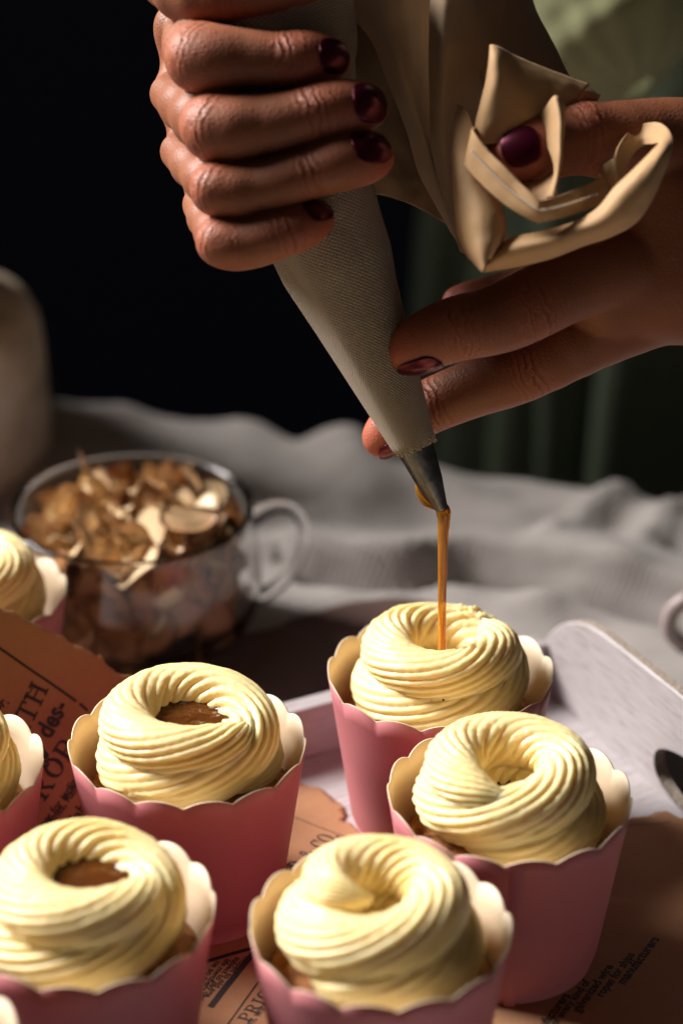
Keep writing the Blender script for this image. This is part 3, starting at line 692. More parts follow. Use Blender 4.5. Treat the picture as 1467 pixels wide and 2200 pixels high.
for i in range(185):
    q = math.sqrt(ra.random())*(mr-1.2); a = ra.random()*6.283
    f = ra.random(); top = hM-0.95+0.95*(1-(q/(mr-1))**2); low = i < 50
    z = 1.2+(top-1.2)*(f if low else 0.78+0.22*f)
    flake(FM[i % 6], mc+np.array([q*math.cos(a), q*math.sin(a), z]), (ra.gauss(0, 0.85), ra.gauss(0, 0.85), ra.random()*6.28),
          'almond flake buried in the middle of the heap inside the glass mug' if low else 'small golden almond flake loose on top of the heap in the glass mug')
def at_px(px, py, z): return G(px, py, z)
flake(FM[3], at_px(402, 1115, mc[2]+hM+0.30), (0.25, 0.15, 0.5), 'smooth pale oval almond flake lying flat on the right of the heap')
flake(FM[0], at_px(405, 1028, mc[2]+hM+0.25), (1.1, 0.5, 1.9), 'almond flake tilted upright at the back right against the mug rim')
flake(FM[2], at_px(195, 1030, mc[2]+hM+0.25), (0.4, 1.15, 0.6), 'almond flake standing upright at the back left of the heap')
flake(FM[1], at_px(418, 1128, mc[2]+hM-0.1), (0.75, -0.2, 0.45), 'long almond flake edge on along the front right of the mug rim')
flake(FM[4], at_px(205, 1130, mc[2]+hM-0.1), (0.5, -0.7, 2.2), 'almond flake with a glowing orange edge at the front left of the heap')
# brown napkin under the mug
def napk(u, v):
    c = G(590, 1480, 0); 
    return c
nu, nv = 60, 40; A = []
ring_px = [(-150, 1500), (60, 1395), (300, 1370), (560, 1372), (640, 1340), (740, 1312), (860, 1298), (1010, 1330)]
top_c = catmull([G(*p) for p in ring_px], nu); bot_c = catmull([G(p[0], 1790-(p[0]*0.05)) for p in ring_px], nu)
for i in range(nu):
    for j in range(nv):
        t = j/(nv-1); p = top_c[i]*(1-t)+bot_c[i]*t; A.append(p)
A = np.array(A); A[:, 2] = 0.22+0.10*np.abs(fbm(A*np.array([.4, .4, 0]), 51))
lim = (A-B0)@E2; keep = np.maximum(0, 1.1-lim); A += np.outer(keep, E2)
o = mk('napkin', A, gridf(nu, nv), M_NAP, origin=(A.mean(0)[0], A.mean(0)[1], 0.1), uv=A[:, :2]); setp(o, 'dark brown linen napkin lying under the glass mug behind the tray', 'napkin'); mod_solid(o, 0.1)

# mottled bottle at the left and the small ring at the right
bc = np.array([-19.0, 96.0, 0.15])
prof = [(0.01, 0), (5.8, 0), (6.05, 0.3), (6.1, 2), (6.05, 4.4), (5.95, 6.0), (5.5, 6.9), (4.6, 7.4), (3.5, 8.0), (3.1, 10.0), (3.1, 15.6), (3.3, 16.0), (2.9, 16.1), (2.7, 15.0), (0.01, 14.8)]  # tall neck out of view, added to shade the cloth behind the mug
V, F = lathe(catmull(prof, 60), bc, 64)
V[:, :2] += (0.05*fbm(V*0.6, 61))[:, None]
o = mk('stoneware_bottle', V, F, M_STONE, origin=bc); setp(o, 'mottled beige stoneware bottle cut off by the left edge behind the mug', 'bottle')
rc = G(1474, 1395, 0.0)+np.array([0.3, 0, 0.25])
V, F = tube([rc+1.05*np.array([math.cos(a), 0.25*math.sin(a)*0, math.sin(a)])+UP*0.95 for a in np.linspace(0, 2*np.pi, 13)[:-1]], [0.32]*12, 48, 16, True)
o = mk('napkin_ring', V, F, M_RING, origin=rc); setp(o, 'small blurred blush ceramic ring on the cloth at the right edge', 'napkin ring')

# ------------------------------------------------------------------ piping bag
BAX = [(958, 1098, 73.7), (893, 965, 73.35), (725, 570, 72.6), (640, 330, 72.3), (600, 100, 72.2), (620, -120, 72.3)]
bag = empty('piping_bag', P(950, 1095, 73.7), 'beige canvas piping bag with a steel nozzle, gripped by hand, hem looped open', 'piping bag')
px2 = lambda p, d: p/FPX*d
ax = catmull([P(*b) for b in BAX[1:]], 80)
rad = np.interp(np.linspace(0, 4, 80), [0, 1, 2, 3, 4], [0.64, 1.72, 2.05, 2.3, 2.5])
def swept(ax, rad, m, mod=None):
    t = np.gradient(ax, axis=0); t /= np.linalg.norm(t, axis=1)[:, None]; V = []; a = np.linspace(0, 2*np.pi, m, endpoint=False)
    for i in range(len(ax)):
        s = np.cross(CF, t[i]); s /= np.linalg.norm(s); f = np.cross(s, t[i])     # s across the view, f along it
        r = rad[i]*np.ones(m)
        if mod is not None: r = r*mod(a, i/(len(ax)-1))
        V.append(ax[i]+np.outer(r*np.cos(a), s)+np.outer(r*np.sin(a), f))
    return np.array(V)
def bagmod(a, t):
    # a sewn seam makes a flat facet along the bag; soft dents
    k = 1+0.05*np.cos(a-0.6-np.pi*0)**8
    da = np.abs(np.mod(a-2.72+np.pi, 2*np.pi)-np.pi); fac = np.where(da < 0.46, 0.895/np.cos(np.minimum(da, 1.0))-1, 0)
    nz = 0.05*vnoise(np.stack([np.cos(a)*1.3, np.sin(a)*1.3, np.full(len(a), t*7)], -1), 71)-0.035*np.exp(-(vnoise(np.stack([np.cos(a)*1.6+t*3, np.sin(a)*1.6, np.full(len(a), t*11)], -1), 72)/0.12)**2)*min(1, t*4)
    return k+fac*min(1, 3*t+0.3)+nz*(0.3+t)
V = swept(ax, rad, 96, bagmod)
V[0] += 0.02*np.random.default_rng(3).normal(size=V[0].shape)
U = np.cumsum(np.r_[0, np.linalg.norm(np.diff(ax, axis=0), axis=1)]); aa = np.linspace(0, 1, 96, endpoint=False)
uv = np.stack([np.outer(np.ones(80), aa*2*np.pi*1.4)[...], np.outer(U, np.ones(96))], -1).reshape(-1, 2)
o = mk('bag_cone', V.reshape(-1, 3), gridf(80, 96, False, True), M_BAG, bag, uv=uv); mod_solid(o, 0.055, -1)
# nozzle
a0, a1 = P(893, 965, 73.35), P(950, 1097, 73.7); nd = (a1-a0)/np.linalg.norm(a1-a0)
pts = [a0-nd*1.2, a0, a0+nd*0.5*np.linalg.norm(a1-a0), a1]
nax = catmull(pts, 40); nrad = np.interp(np.linspace(0, 3, 40), [0, 1, 2, 3], [0.62, 0.57, 0.42, 0.185])
V = swept(nax, nrad, 48, lambda a, t: 1+0.03*np.exp(-((np.mod(a-0.75+np.pi, 2*np.pi)-np.pi)/0.08)**2)+0.008*vnoise(np.stack([np.cos(a)*3, np.sin(a)*3, np.full(len(a), t*9)], -1), 81))
o = mk('nozzle', V.reshape(-1, 3), gridf(40, 48, False, True), M_STEEL, bag); mod_solid(o, 0.045, -1)
# caramel
top = P(950, 1092, 73.7); land = np.array([cA[0]+0.02, cA[1]-0.1, cA[2]+5.25])
hole = P(951, 1385, 75.5)
spts = [P(946, 1080, 73.7), P(951, 1098, 73.72), P(953, 1120, 73.8), P(951, 1160, 74.0), P(950, 1230, 74.4), P(949, 1310, 74.9), P(950, 1395, 75.4), P(951, 1440, 75.7)]
V, F = tube(spts, [0.12, 0.225, 0.20, 0.165, 0.135, 0.125, 0.135, 0.17], 70, 24)
V = V+0.012*vnoise(V*np.array([3, 3, .7]), 91)[:, None]
o = mk('caramel_stream', V, F, M_STREAM, origin=spts[-1]); setp(o, 'thin amber stream of caramel falling from the nozzle into the back cupcake', 'caramel')
V, F = tube([P(893, 1035, 73.75), P(900, 1058, 73.75), P(915, 1080, 73.72), P(940, 1094, 73.7)], [0.02, 0.10, 0.12, 0.06], 30, 20)
o2 = mk('drip', V, F, M_STREAM, o)

# the loose upper cloth hanging over to the other hand (net of points: photo position + distance)
def net(rows): return [[P(*q) for q in r] for r in rows]
# dark drape behind the fingertips
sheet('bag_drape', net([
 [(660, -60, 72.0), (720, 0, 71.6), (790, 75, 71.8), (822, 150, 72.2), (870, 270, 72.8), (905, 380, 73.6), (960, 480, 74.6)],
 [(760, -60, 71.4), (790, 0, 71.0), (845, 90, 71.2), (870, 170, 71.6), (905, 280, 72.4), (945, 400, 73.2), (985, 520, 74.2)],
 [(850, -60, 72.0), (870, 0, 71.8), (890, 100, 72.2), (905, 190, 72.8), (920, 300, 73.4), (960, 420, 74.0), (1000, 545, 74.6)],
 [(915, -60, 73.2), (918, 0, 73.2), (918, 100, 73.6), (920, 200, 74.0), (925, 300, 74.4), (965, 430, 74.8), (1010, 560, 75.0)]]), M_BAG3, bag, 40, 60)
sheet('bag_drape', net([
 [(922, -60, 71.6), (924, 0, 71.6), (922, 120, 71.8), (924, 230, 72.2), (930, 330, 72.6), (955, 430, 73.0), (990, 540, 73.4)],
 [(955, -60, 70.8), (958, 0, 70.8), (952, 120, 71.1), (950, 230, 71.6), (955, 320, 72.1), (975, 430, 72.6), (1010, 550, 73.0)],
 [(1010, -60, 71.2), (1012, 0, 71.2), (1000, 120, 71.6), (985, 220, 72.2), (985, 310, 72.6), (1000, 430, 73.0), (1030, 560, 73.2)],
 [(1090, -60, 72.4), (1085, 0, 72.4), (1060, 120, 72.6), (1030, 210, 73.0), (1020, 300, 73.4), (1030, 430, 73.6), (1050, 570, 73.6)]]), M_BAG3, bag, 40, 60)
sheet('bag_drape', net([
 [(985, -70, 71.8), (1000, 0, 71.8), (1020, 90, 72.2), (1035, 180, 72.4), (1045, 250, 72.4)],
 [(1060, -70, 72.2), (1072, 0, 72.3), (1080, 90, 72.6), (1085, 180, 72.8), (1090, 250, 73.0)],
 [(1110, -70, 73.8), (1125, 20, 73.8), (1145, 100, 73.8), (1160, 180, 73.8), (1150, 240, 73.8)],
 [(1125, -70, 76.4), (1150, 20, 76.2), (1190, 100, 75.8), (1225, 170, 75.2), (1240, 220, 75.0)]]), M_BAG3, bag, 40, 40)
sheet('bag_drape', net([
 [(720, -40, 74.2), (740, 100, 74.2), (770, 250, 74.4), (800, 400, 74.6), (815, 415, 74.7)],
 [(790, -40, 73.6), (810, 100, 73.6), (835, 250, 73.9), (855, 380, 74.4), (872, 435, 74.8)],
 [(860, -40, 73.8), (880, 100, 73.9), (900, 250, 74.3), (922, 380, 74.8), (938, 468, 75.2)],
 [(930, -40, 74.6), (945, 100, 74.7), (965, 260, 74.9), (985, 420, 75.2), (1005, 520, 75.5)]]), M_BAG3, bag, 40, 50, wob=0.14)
# upright pointed flap
sheet('bag_flap', net([
 [(1030, 330, 70.7), (1040, 270, 70.5), (1058, 190, 70.4), (1068, 140, 70.4), (1072, 118, 70.5)],
 [(1018, 320, 70.2), (1024, 262, 70.0), (1042, 180, 69.9), (1050, 125, 69.9), (1053, 100, 70.1)],
 [(1035, 310, 69.8), (1045, 255, 69.6), (1062, 180, 69.5), (1066, 130, 69.6), (1064, 99, 69.9)],
 [(1095, 305, 69.9), (1100, 260, 69.7), (1105, 200, 69.7), (1110, 155, 69.9), (1110, 122, 70.2)],
 [(1170, 300, 70.4), (1170, 255, 70.2), (1175, 215, 70.2), (1185, 180, 70.3), (1198, 158, 70.6)],
 [(1235, 290, 70.8), (1235, 250, 70.7), (1240, 218, 70.6), (1250, 200, 70.7), (1265, 183, 71.0)]]), M_BAG2, bag, 50, 40, 0.06)
# hem band in front of the thumb: left loop, V bottom, right end
sheet('bag_hem', net([
 [(1195, 225, 71.6), (1190, 280, 71.6), (1180, 330, 71.5)],
 [(1110, 262, 71.4), (1112, 318, 71.4), (1112, 356, 71.3)],
 [(1050, 268, 70.7), (1045, 318, 70.8), (1040, 345, 70.8)],
 [(1017, 275, 69.7), (1008, 318, 69.8), (1000, 352, 69.9)],
 [(1018, 288, 69.1), (1010, 325, 69.2), (1004, 362, 69.3)],
 [(1060, 335, 68.7), (1050, 370, 68.8), (1040, 402, 68.9)],
 [(1110, 385, 68.4), (1100, 418, 68.5), (1092, 445, 68.6)],
 [(1153, 426, 68.2), (1150, 452, 68.2), (1148, 474, 68.4)],
 [(1168, 430, 68.3), (1168, 455, 68.3), (1168, 475, 68.5)],
 [(1215, 415, 68.7), (1225, 440, 68.7), (1235, 460, 68.8)],
 [(1268, 393, 69.2), (1280, 415, 69.2), (1292, 436, 69.3)],
 [(1293, 377, 69.7), (1303, 398, 69.7), (1310, 412, 69.8)],
 [(1283, 368, 70.5), (1292, 388, 70.5), (1300, 400, 70.5)]]), M_BAG2, bag, 110, 24, 0.07)
# stitched line on the hem
st = [(1012, 325, 69.05), (1050, 365, 68.66), (1100, 412, 68.36), (1150, 448, 68.08), (1168, 452, 68.16), (1225, 438, 68.56), (1285, 416, 69.06)]
cpts = catmull([P(*q) for q in st], 46)
for i in range(0, 45, 1):
    a, b = cpts[i], cpts[i]*0.25+cpts[i+1]*0.75
    V, F = tube([a, (a+b)/2-CF*0.02, b], [0.03, 0.045, 0.03], 5, 6); mk('stitch', V, F, M_STITCH, bag)
# folded strip standing up over the thumb
sheet('bag_strip', net([
 [(1150, 262, 70.2), (1170, 300, 69.6), (1186, 340, 69.2), (1190, 380, 69.0), (1172, 426, 68.8)],
 [(1175, 228, 69.6), (1188, 280, 69.2), (1196, 330, 68.9), (1198, 370, 68.8), (1186, 424, 68.7)],
 [(1193, 206, 69.2), (1204, 260, 68.9), (1204, 320, 68.8), (1200, 365, 68.8), (1188, 422, 68.8)],
 [(1212, 224, 69.4), (1213, 260, 69.2), (1208, 310, 69.1), (1202, 360, 69.1), (1192, 420, 69.1)]]), M_BAG2, bag, 24, 40, 0.06)
# inner cloth under the thumb
sheet('bag_fold', net([
 [(1095, 395, 70.6), (1120, 392, 70.3), (1160, 385, 69.9), (1195, 360, 69.7)],
 [(1110, 418, 69.8), (1135, 420, 69.5), (1165, 415, 69.3), (1192, 395, 69.2)],
 [(1140, 440, 69.2), (1155, 440, 69.0), (1172, 436, 68.9), (1190, 428, 68.9)]]), M_BAG2, bag, 24, 24, 0.06)
# left panel dropping to the lower corner
sheet('bag_panel', net([
 [(985, 225, 71.7), (975, 270, 71.3), (972, 350, 70.7), (978, 450, 70.3), (990, 520, 70.1), (1025, 575, 69.9)],
 [(1000, 235, 70.9), (985, 285, 70.5), (985, 360, 69.9), (990, 450, 69.5), (1008, 530, 69.2), (1036, 584, 69.1)],
 [(1020, 280, 70.3), (1010, 340, 69.9), (1022, 400, 69.4), (1035, 460, 69.0), (1035, 530, 68.7), (1040, 578, 68.7)],
 [(1045, 340, 70.1), (1045, 390, 69.9), (1062, 430, 69.6), (1075, 470, 69.3), (1070, 510, 69.0), (1046, 558, 68.8)],
 [(1060, 380, 70.9), (1065, 420, 70.7), (1082, 460, 70.5), (1086, 500, 70.3), (1078, 525, 69.9), (1055, 556, 69.3)]]), M_BAG2, bag, 50, 60, 0.06)
# long lower band and the big loop at the right
sheet('bag_loop', net([
 [(1040, 585, 70.1), (1041, 580, 69.7), (1043, 570, 69.5), (1048, 556, 69.8)],
 [(1062, 580, 69.9), (1064, 566, 69.3), (1066, 550, 69.2), (1072, 534, 69.6)],
 [(1110, 572, 69.6), (1106, 550, 69.0), (1102, 530, 68.9), (1096, 512, 69.4)],
 [(1180, 555, 69.3), (1176, 534, 68.7), (1172, 514, 68.6), (1165, 497, 69.1)],
 [(1250, 528, 69.1), (1246, 508, 68.5), (1240, 490, 68.4), (1232, 478, 68.8)],
 [(1310, 508, 68.9), (1300, 488, 68.3), (1290, 468, 68.2), (1282, 448, 68.5)],
 [(1368, 474, 68.5), (1350, 450, 68.0), (1332, 424, 67.9), (1322, 402, 68.2)],
 [(1408, 408, 68.3), (1390, 394, 67.9), (1374, 376, 67.9), (1366, 360, 68.2)],
 [(1436, 340, 68.5), (1422, 334, 68.1), (1410, 328, 68.2), (1404, 322, 68.5)],
 [(1443, 300, 69.2), (1432, 302, 69.0), (1422, 304, 69.0), (1416, 308, 69.2)],
 [(1425, 270, 70.0), (1416, 284, 69.9), (1408, 296, 69.8), (1402, 310, 69.8)],
 [(1395, 264, 70.5), (1390, 280, 70.4), (1386, 295, 70.3), (1384, 312, 70.3)],
 [(1352, 280, 70.4), (1354, 296, 70.3), (1356, 312, 70.2), (1360, 330, 70.2)],
 [(1330, 310, 69.8), (1334, 326, 69.7), (1338, 345, 69.6), (1342, 365, 69.6)],
 [(1318, 340, 69.3), (1324, 360, 69.2), (1332, 385, 69.2), (1336, 410, 69.3)],
 [(1296, 355, 69.6), (1304, 380, 69.4), (1314, 400, 69.4), (1320, 425, 69.5)]]), M_BAG2, bag, 150, 24, 0.06)
# twisted neck between the two hands
sheet('bag_neck', net([
 [(1190, 155, 71.6), (1215, 165, 71.5), (1250, 182, 71.6), (1290, 205, 72.0)],
 [(1196, 180, 71.0), (1220, 190, 70.9), (1252, 200, 71.1), (1284, 212, 71.7)],
 [(1200, 215, 71.0), (1222, 222, 71.0), (1250, 222, 71.3), (1278, 222, 71.9)]]), M_BAG2, bag, 24, 30, 0.06, wob=0.12)

# ------------------------------------------------------------------ person: two hands grown as one smooth surface each
VOX = 0.062
class Hand:
    def __init__(self, lo, hi):
        self.lo = np.array(lo); self.n = np.ceil((np.array(hi)-self.lo)/VOX).astype(int); self.D = np.full(self.n, 3.0, np.float32); self.bones = []
    def _sub(self, a, b, r):
        mn = np.minimum(a, b)-r-0.9; mx = np.maximum(a, b)+r+0.9
        i0 = np.clip(np.floor((mn-self.lo)/VOX).astype(int), 0, self.n); i1 = np.clip(np.ceil((mx-self.lo)/VOX).astype(int), 0, self.n)
        return i0, i1
    @staticmethod
    def cone(Pt, a, b, r0, r1):
        d = b-a; L2 = float(d@d)+1e-9; t = np.clip(((Pt-a)@d)/L2, 0, 1)
        return np.linalg.norm(Pt-a-t[..., None]*d, axis=-1)-(r0+(r1-r0)*t)
    @staticmethod
    def smin(a, b, k):
        h = np.maximum(k-np.abs(a-b), 0)/k; return np.minimum(a, b)-h*h*k*0.25
    def chain(self, pts, rad, k_in=0.35, k_out=0.10, extra=(), flat=None):
        """one limb: tapered bones blended together, then laid against the rest with a tight crease"""
        pts = [np.array(p) for p in pts]; allp = pts+[np.array(e[0]) for e in extra]
        mn = np.min(allp, 0); mx = np.max(allp, 0); R = max(list(rad)+[e[1] for e in extra])
        i0, i1 = self._sub(mn, mx, R)
        if np.any(i1 <= i0): return
        g = [self.lo[q]+VOX*np.arange(i0[q], i1[q]) for q in range(3)]
        Pt = np.stack(np.meshgrid(*g, indexing='ij'), -1)
        D = None
        for i in range(len(pts)-1):
            d = self.cone(Pt, pts[i], pts[i+1], rad[i], rad[i+1]); D = d if D is None else self.smin(D, d, k_in)
        for c, r in extra: D = self.smin(D, np.linalg.norm(Pt-np.array(c), axis=-1)-r, k_in)
        s = tuple(slice(i0[q], i1[q]) for q in range(3)); self.D[s] = self.smin(self.D[s], D.astype(np.float32), k_out)
    def mesh(self):
        import openvdb as vdb
        g = vdb.FloatGrid(3.0); g.copyFromArray(np.ascontiguousarray(self.D)); 
        v, q = g.convertToQuads(0.0)
        return np.asarray(v)*VOX+self.lo, np.asarray(q)[:, ::-1]
def tap(*pr): return [q[0] for q in pr], [q[1] for q in pr]
def J(px, py, d, r): return (P(px, py, d), r/FPX*d)          # joint: photo place, distance, radius in photo pixels
fing = {}
H1 = Hand(np.min([P(300, 620, 66), P(900, -120, 66), P(300, -120, 84), P(1250, 620, 84)], 0)-1.0, np.max([P(1300, -160, 66), P(1300, -160, 88), P(300, -160, 88), P(1250, 620, 70)], 0)+1.5)
def finger(Hd, key, js, k_in=0.45, k_out=0.09, extra=()):
    p, r = tap(*[J(*j) for j in js]); p = list(catmull(np.array(p), 3*len(p)-2)); r = list(catmull(np.array(r)[:, None], 3*len(r)-2)[:, 0]); Hd.chain(p, r, 0.25, k_out, [(P(*e[:3]), e[3]/FPX*e[2]) for e in extra]); fing[key] = (np.array(p), np.array(r)); 
# back of the hand behind the knuckles
def blob(Hd, js, k=1.2): 
    p, r = tap(*[J(*j) for j in js]); Hd.chain(p, r, 0.8, k)
blob(H1, [(392, 60, 74.0, 62), (560, -40, 78.0, 95), (760, -120, 82.0, 100)])
blob(H1, [(386, 200, 73.8, 58), (540, 80, 77.6, 95), (760, -80, 82.0, 100)])
blob(H1, [(410, 325, 73.6, 54), (560, 190, 77.2, 90), (760, -60, 82.0, 100)])
blob(H1, [(452, 432, 73.4, 50), (590, 300, 76.8, 85), (770, -40, 82.0, 100)])
finger(H1, 'a', [(395, 72, 73.2, 44), (434, 122, 70.25, 71), (530, 127, 69.85, 59), (600, 130, 69.8, 53), (655, 125, 69.85, 54), (712, 128, 70.2, 41)], extra=[(424, 127, 70.0, 68)])
finger(H1, 'b', [(366, 202, 73.2, 44), (468, 272, 70.05, 70), (565, 268, 69.7, 61), (620, 259, 69.6, 56), (700, 237, 69.6, 57), (755, 231, 69.8, 52), (793, 233, 70.2, 39)], extra=[(457, 275, 69.8, 68)])
finger(H1, 'c', [(386, 326, 73.2, 42), (476, 405, 70.05, 54), (550, 402, 69.75, 50), (612, 388, 69.6, 48), (668, 371, 69.6, 48), (730, 350, 69.6, 54), (780, 340, 69.8, 50), (806, 337, 70.1, 36)], extra=[(463, 407, 69.75, 55)])
finger(H1, 'd', [(434, 440, 73.0, 42), (482, 520, 70.2, 48), (533, 521, 69.95, 50), (585, 508, 69.8, 47), (648, 486, 69.9, 43), (684, 470, 70.25, 33)], extra=[(471, 519, 69.95, 50)])
finger(H1, 'e', [(330, -120, 74.0, 70), (400, -28, 71.2, 72), (520, -22, 70.2, 62), (640, -40, 70.2, 55), (720, -70, 70.6, 45)])
# forearm going back to the sleeve
H1.chain(*tap(J(740, -130, 82, 110), J(1010, -230, 90, 125), J(1250, -330, 100, 140)), k_in=0.8, k_out=1.5)

H2 = Hand(np.min([P(760, 1040, 68), P(1560, 1040, 68), P(760, 150, 68), P(1560, 1040, 82)], 0)-0.5, np.max([P(1560, 150, 68), P(1560, 150, 82), P(1560, 1040, 82), P(760, 150, 82)], 0)+0.5)
blob(H2, [(1300, 600, 73.2, 95), (1480, 560, 73.5, 130), (1600, 520, 74, 150)])
blob(H2, [(1320, 660, 74.0, 85), (1480, 600, 74.0, 120), (1600, 540, 74, 150)])
blob(H2, [(1360, 350, 72.3, 80), (1460, 420, 73.0, 130), (1560, 480, 74, 150)])
finger(H2, 't', [(1480, 330, 73.0, 118), (1370, 310, 71.9, 92), (1240, 300, 70.9, 70), (1150, 322, 70.4, 66), (1098, 338, 70.3, 52)], extra=[(1250, 290, 70.9, 70)])
finger(H2, 'i', [(1400, 560, 73.0, 92), (1250, 600, 72.4, 78), (1130, 660, 72.0, 72), (1060, 690, 71.9, 66), (985, 705, 71.8, 64), (920, 730, 71.9, 58), (880, 755, 72.1, 46)])
finger(H2, 'm', [(1440, 640, 74.0, 88), (1290, 710, 74.2, 74), (1130, 795, 74.5, 62), (1030, 830, 74.8, 58), (930, 870, 75.1, 54), (850, 915, 75.3, 48), (818, 942, 75.4, 38)])
finger(H2, 'r', [(1420, 600, 76.0, 80), (1200, 620, 77.0, 66), (1080, 640, 77.5, 50), (985, 650, 77.8, 36)])
def chain_attr(V, keys):
    U = np.zeros(len(V)); Mk = np.zeros(len(V)); Rd = np.zeros(len(V)); best = np.full(len(V), 1e9)
    for kx in keys:
        p, r = fing[kx]; L = np.r_[0, np.cumsum(np.linalg.norm(np.diff(p, axis=0), axis=1))]
        jn = {16: [3, 10], 13: [6], 19: [6, 12], 10: [3, 6], 22: [3, 12]}[len(p)]
        if kx == 't': jn = [6]
        if kx == 'b': jn = [3, 11]
        d = np.full(len(V), 1e9); u = np.zeros(len(V))
        for i in range(len(p)-1):
            e = p[i+1]-p[i]; t = np.clip(((V-p[i])@e)/(e@e), 0, 1); q = np.linalg.norm(V-p[i]-t[:, None]*e, axis=1)-(r[i]+(r[i+1]-r[i])*t)
            m = q < d; d = np.where(m, q, d); u = np.where(m, L[i]+t*(L[i+1]-L[i]), u)
        m = d < best; best = np.where(m, d, best); U = np.where(m, u, U)
        mm = sum(np.exp(-((u-L[j])/0.42)**2) for j in jn); rr = np.exp(-((u-L[-1])/0.9)**2)+0.45*sum(np.exp(-((u-L[j])/0.6)**2) for j in jn)
        Mk = np.where(m, mm, Mk); Rd = np.where(m, rr, Rd)
    return U, np.clip(Mk, 0, 1), np.clip(Rd, 0, 1)
v1, q1 = H1.mesh(); v2, q2 = H2.mesh()
a1_ = chain_attr(v1, 'abcde'); a2_ = chain_attr(v2, 'tim r'.replace(' ', ''))
VV = np.concatenate([v1, v2]); QF = np.concatenate([q1, q2+len(v1)])
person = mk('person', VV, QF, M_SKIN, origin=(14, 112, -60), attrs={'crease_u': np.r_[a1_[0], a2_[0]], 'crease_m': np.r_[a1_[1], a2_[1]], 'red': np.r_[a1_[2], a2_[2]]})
setp(person, 'person in a green blouse with dark red nails holding the piping bag in both hands', 'person')
sm_ = person.modifiers.new('smooth', 'SMOOTH'); sm_.factor = 0.5; sm_.iterations = 4
def nail(key, c_px, normal_cam, L, Wd, rad, axis=None, mat=M_NAIL, out=0.0):
    """lacquered nail: a curved plate set on the fingertip; c_px = centre, normal in camera axes (right, up, towards the viewer)"""
    n = CR*normal_cam[0]+CU*normal_cam[1]-CF*normal_cam[2]
    p, r = fing[key]; pj = [((x-C0)@CR/((x-C0)@CF)*FPX+733.5, -((x-C0)@CU)/((x-C0)@CF)*FPX+1100) for x in p]
    q = int(np.argmin([math.hypot(a-c_px[0], b-c_px[1]) for a, b in pj])); c = P(c_px[0], c_px[1], (p[q]-C0)@CF)
    k0, k1 = max(0, q-2), min(len(p)-1, q+1); axv = p[k1]-p[k0]; axv /= np.linalg.norm(axv)
    n = n-axv*(n@axv); n /= np.linalg.norm(n); sd = np.cross(n, axv)
    # a smooth shell fitted to the skin under it
    def sd_(q):
        D = None
        for k in range(len(p)-1):
            d = Hand.cone(q, p[k], p[k+1], r[k], r[k+1]); D = d if D is None else Hand.smin(D, d, 0.25)
        return float(D)
    A, B = [], []
    for x in np.linspace(-L*0.5, L*0.36, 11):
        for y in np.linspace(-Wd*0.46, Wd*0.46, 11):
            t_ = 0.0
            for _ in range(40):
                d = sd_(c+axv*x+sd*y+n*(2.5-t_))
                if d < 0.004: break
                t_ += d
                if t_ > 3.0: break
            if t_ < 2.7: A.append((1, x, y, x*x, x*y, y*y)); B.append(2.5-t_)
    A = np.array(A); B = np.array(B); cf = np.linalg.lstsq(A, B, rcond=None)[0]; up = max(0.0, float(np.percentile(B-A@cf, 80)))
    nr, ncol = 24, 22; V = []
    for i in range(nr):
        x = -1+2*i/(nr-1); wdt = max((1-abs(x)**(3.6 if x < 0 else 2.6))**(1/2.3) if abs(x) < 1 else 0, 0.05)
        for j in range(ncol):
            y = (-1+2*j/(ncol-1))*wdt*Wd/2; X_ = x*L/2
            hgt = float(np.dot((1, X_, y, X_*X_, X_*y, y*y), cf))
            V.append(c+axv*X_+sd*y+n*(hgt+up+0.035+out-0.03*max(0, -x)**4))
    o = mk('fingernail', V, gridf(nr, ncol), mat, person)
    m = o.modifiers.new('t', 'SOLIDIFY'); m.thickness = 0.05*CM; m.offset = 0
    return o
nail('c', (784, 336, 0), (0.10, 0.32, 0.95), 1.30, 1.12, 0.60)
nail('d', (672, 472, 0), (0.10, 0.32, 0.95), 1.00, 0.80, 0.52)
nail('b', (772, 234, 0), (0.10, 0.10, 0.95), 1.35, 1.15, 0.68)
nail('a', (700, 130, 0), (0.10, 0.05, 0.95), 1.10, 1.0, 0.60)
nail('t', (1110, 334, 0), (-0.10, 0.10, 0.95), 1.15, 1.15, 0.76)
nail('i', (888, 756, 0), (-0.1, -0.90, 0.35), 1.35, 1.0, 0.66)
nail('m', (832, 932, 0), (-0.1, -0.90, 0.35), 1.25, 0.85, 0.56)

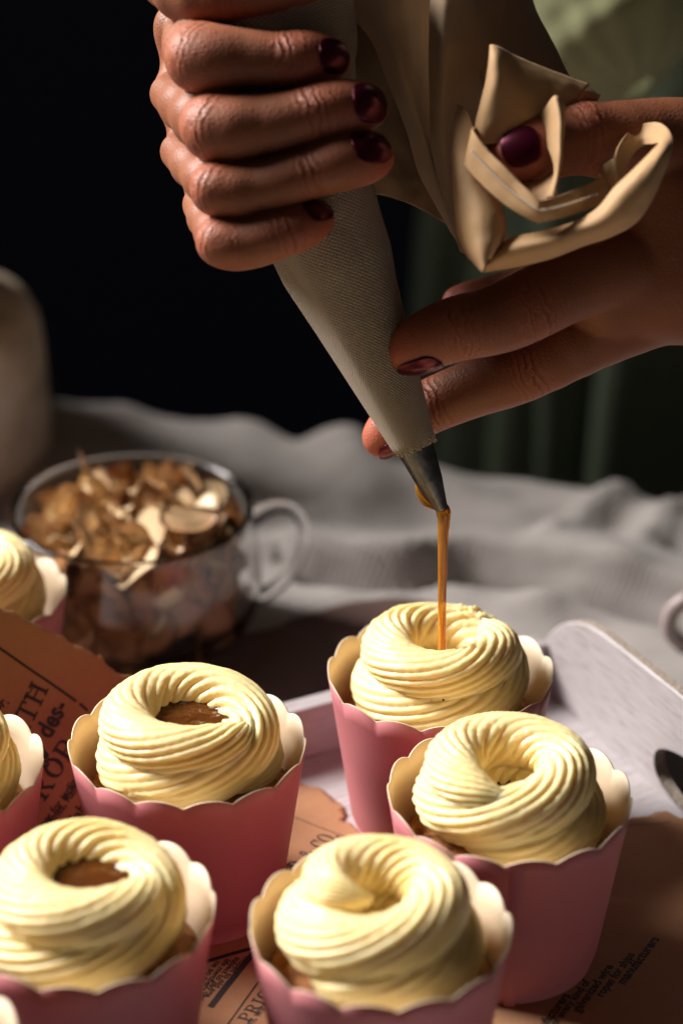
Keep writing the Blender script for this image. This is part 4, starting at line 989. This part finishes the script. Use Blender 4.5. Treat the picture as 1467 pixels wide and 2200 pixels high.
# clothing far behind
def wavy(name, cen, rx, ry, z0, z1, mat, folds, amp, seed, parent, flare=0.0, axis=None):
    n, h = 260, 70; a = np.linspace(0, 2*np.pi, n, endpoint=False); V = []
    for k in range(h):
        t = k/(h-1); z = z0+(z1-z0)*t; w_ = amp*(np.abs(np.sin(a*folds/2+3.4*vnoise(np.stack([a*2.6, a*0+t*1.9, a*0+seed], -1), 3)))-0.5)
        f = 1+flare*(1-t)
        V.append(np.stack([cen[0]+(rx*f+w_)*np.cos(a), cen[1]+(ry*f+w_)*np.sin(a), np.full(n, z)], 1))
    V = np.concatenate(V); uv = np.stack([np.tile(a*rx, h), V[:, 2]], 1)
    return mk(name, V, gridf(h, n, False, True), mat, parent, uv=uv)
wavy('skirt', (24, 126, 0), 18, 13, -62, 26, M_SKIRT, 17, 2.2, 2, person, 0.15)
# sleeve: gathered tube from the shoulder down towards the wrist
sa, sb = P(1050, -330, 100), P(1370, 190, 97); n, h = 96, 90; V = []
d = (sb-sa)/np.linalg.norm(sb-sa); s1 = np.cross(d, CF); s1 /= np.linalg.norm(s1); s2 = np.cross(d, s1)
for k in range(h):
    t = k/(h-1); a = np.linspace(0, 2*np.pi, n, endpoint=False)
    r = 4.3*(1-0.02*t)*math.sqrt(max(0.02, 1-max(0, (t-0.8)/0.2)**2.2)); bumpy = 0.20*vnoise(np.stack([np.cos(a)*1.2+t*3.2, np.sin(a)*1.2, np.full(n, t*13)], -1), 5)+0.07*np.sin(a*17+3.0*vnoise(np.stack([np.cos(a)*1.5, np.sin(a)*1.5, np.full(n, t*4)], -1), 6))+0.12*vnoise(np.stack([np.cos(a)*5, np.sin(a)*5, np.full(n, t*9)], -1), 7)
    V.append(sa+(sb-sa)*t+np.outer((r+bumpy)*np.cos(a), s1)+np.outer((r+bumpy)*np.sin(a), s2))
V = np.concatenate(V); mk('blouse_sleeve', V, gridf(h, n, False, True), M_BLOUSE, person, uv=np.stack([np.tile(np.linspace(0, 27, n), h), np.repeat(np.linspace(0, 13, h), n)], 1))
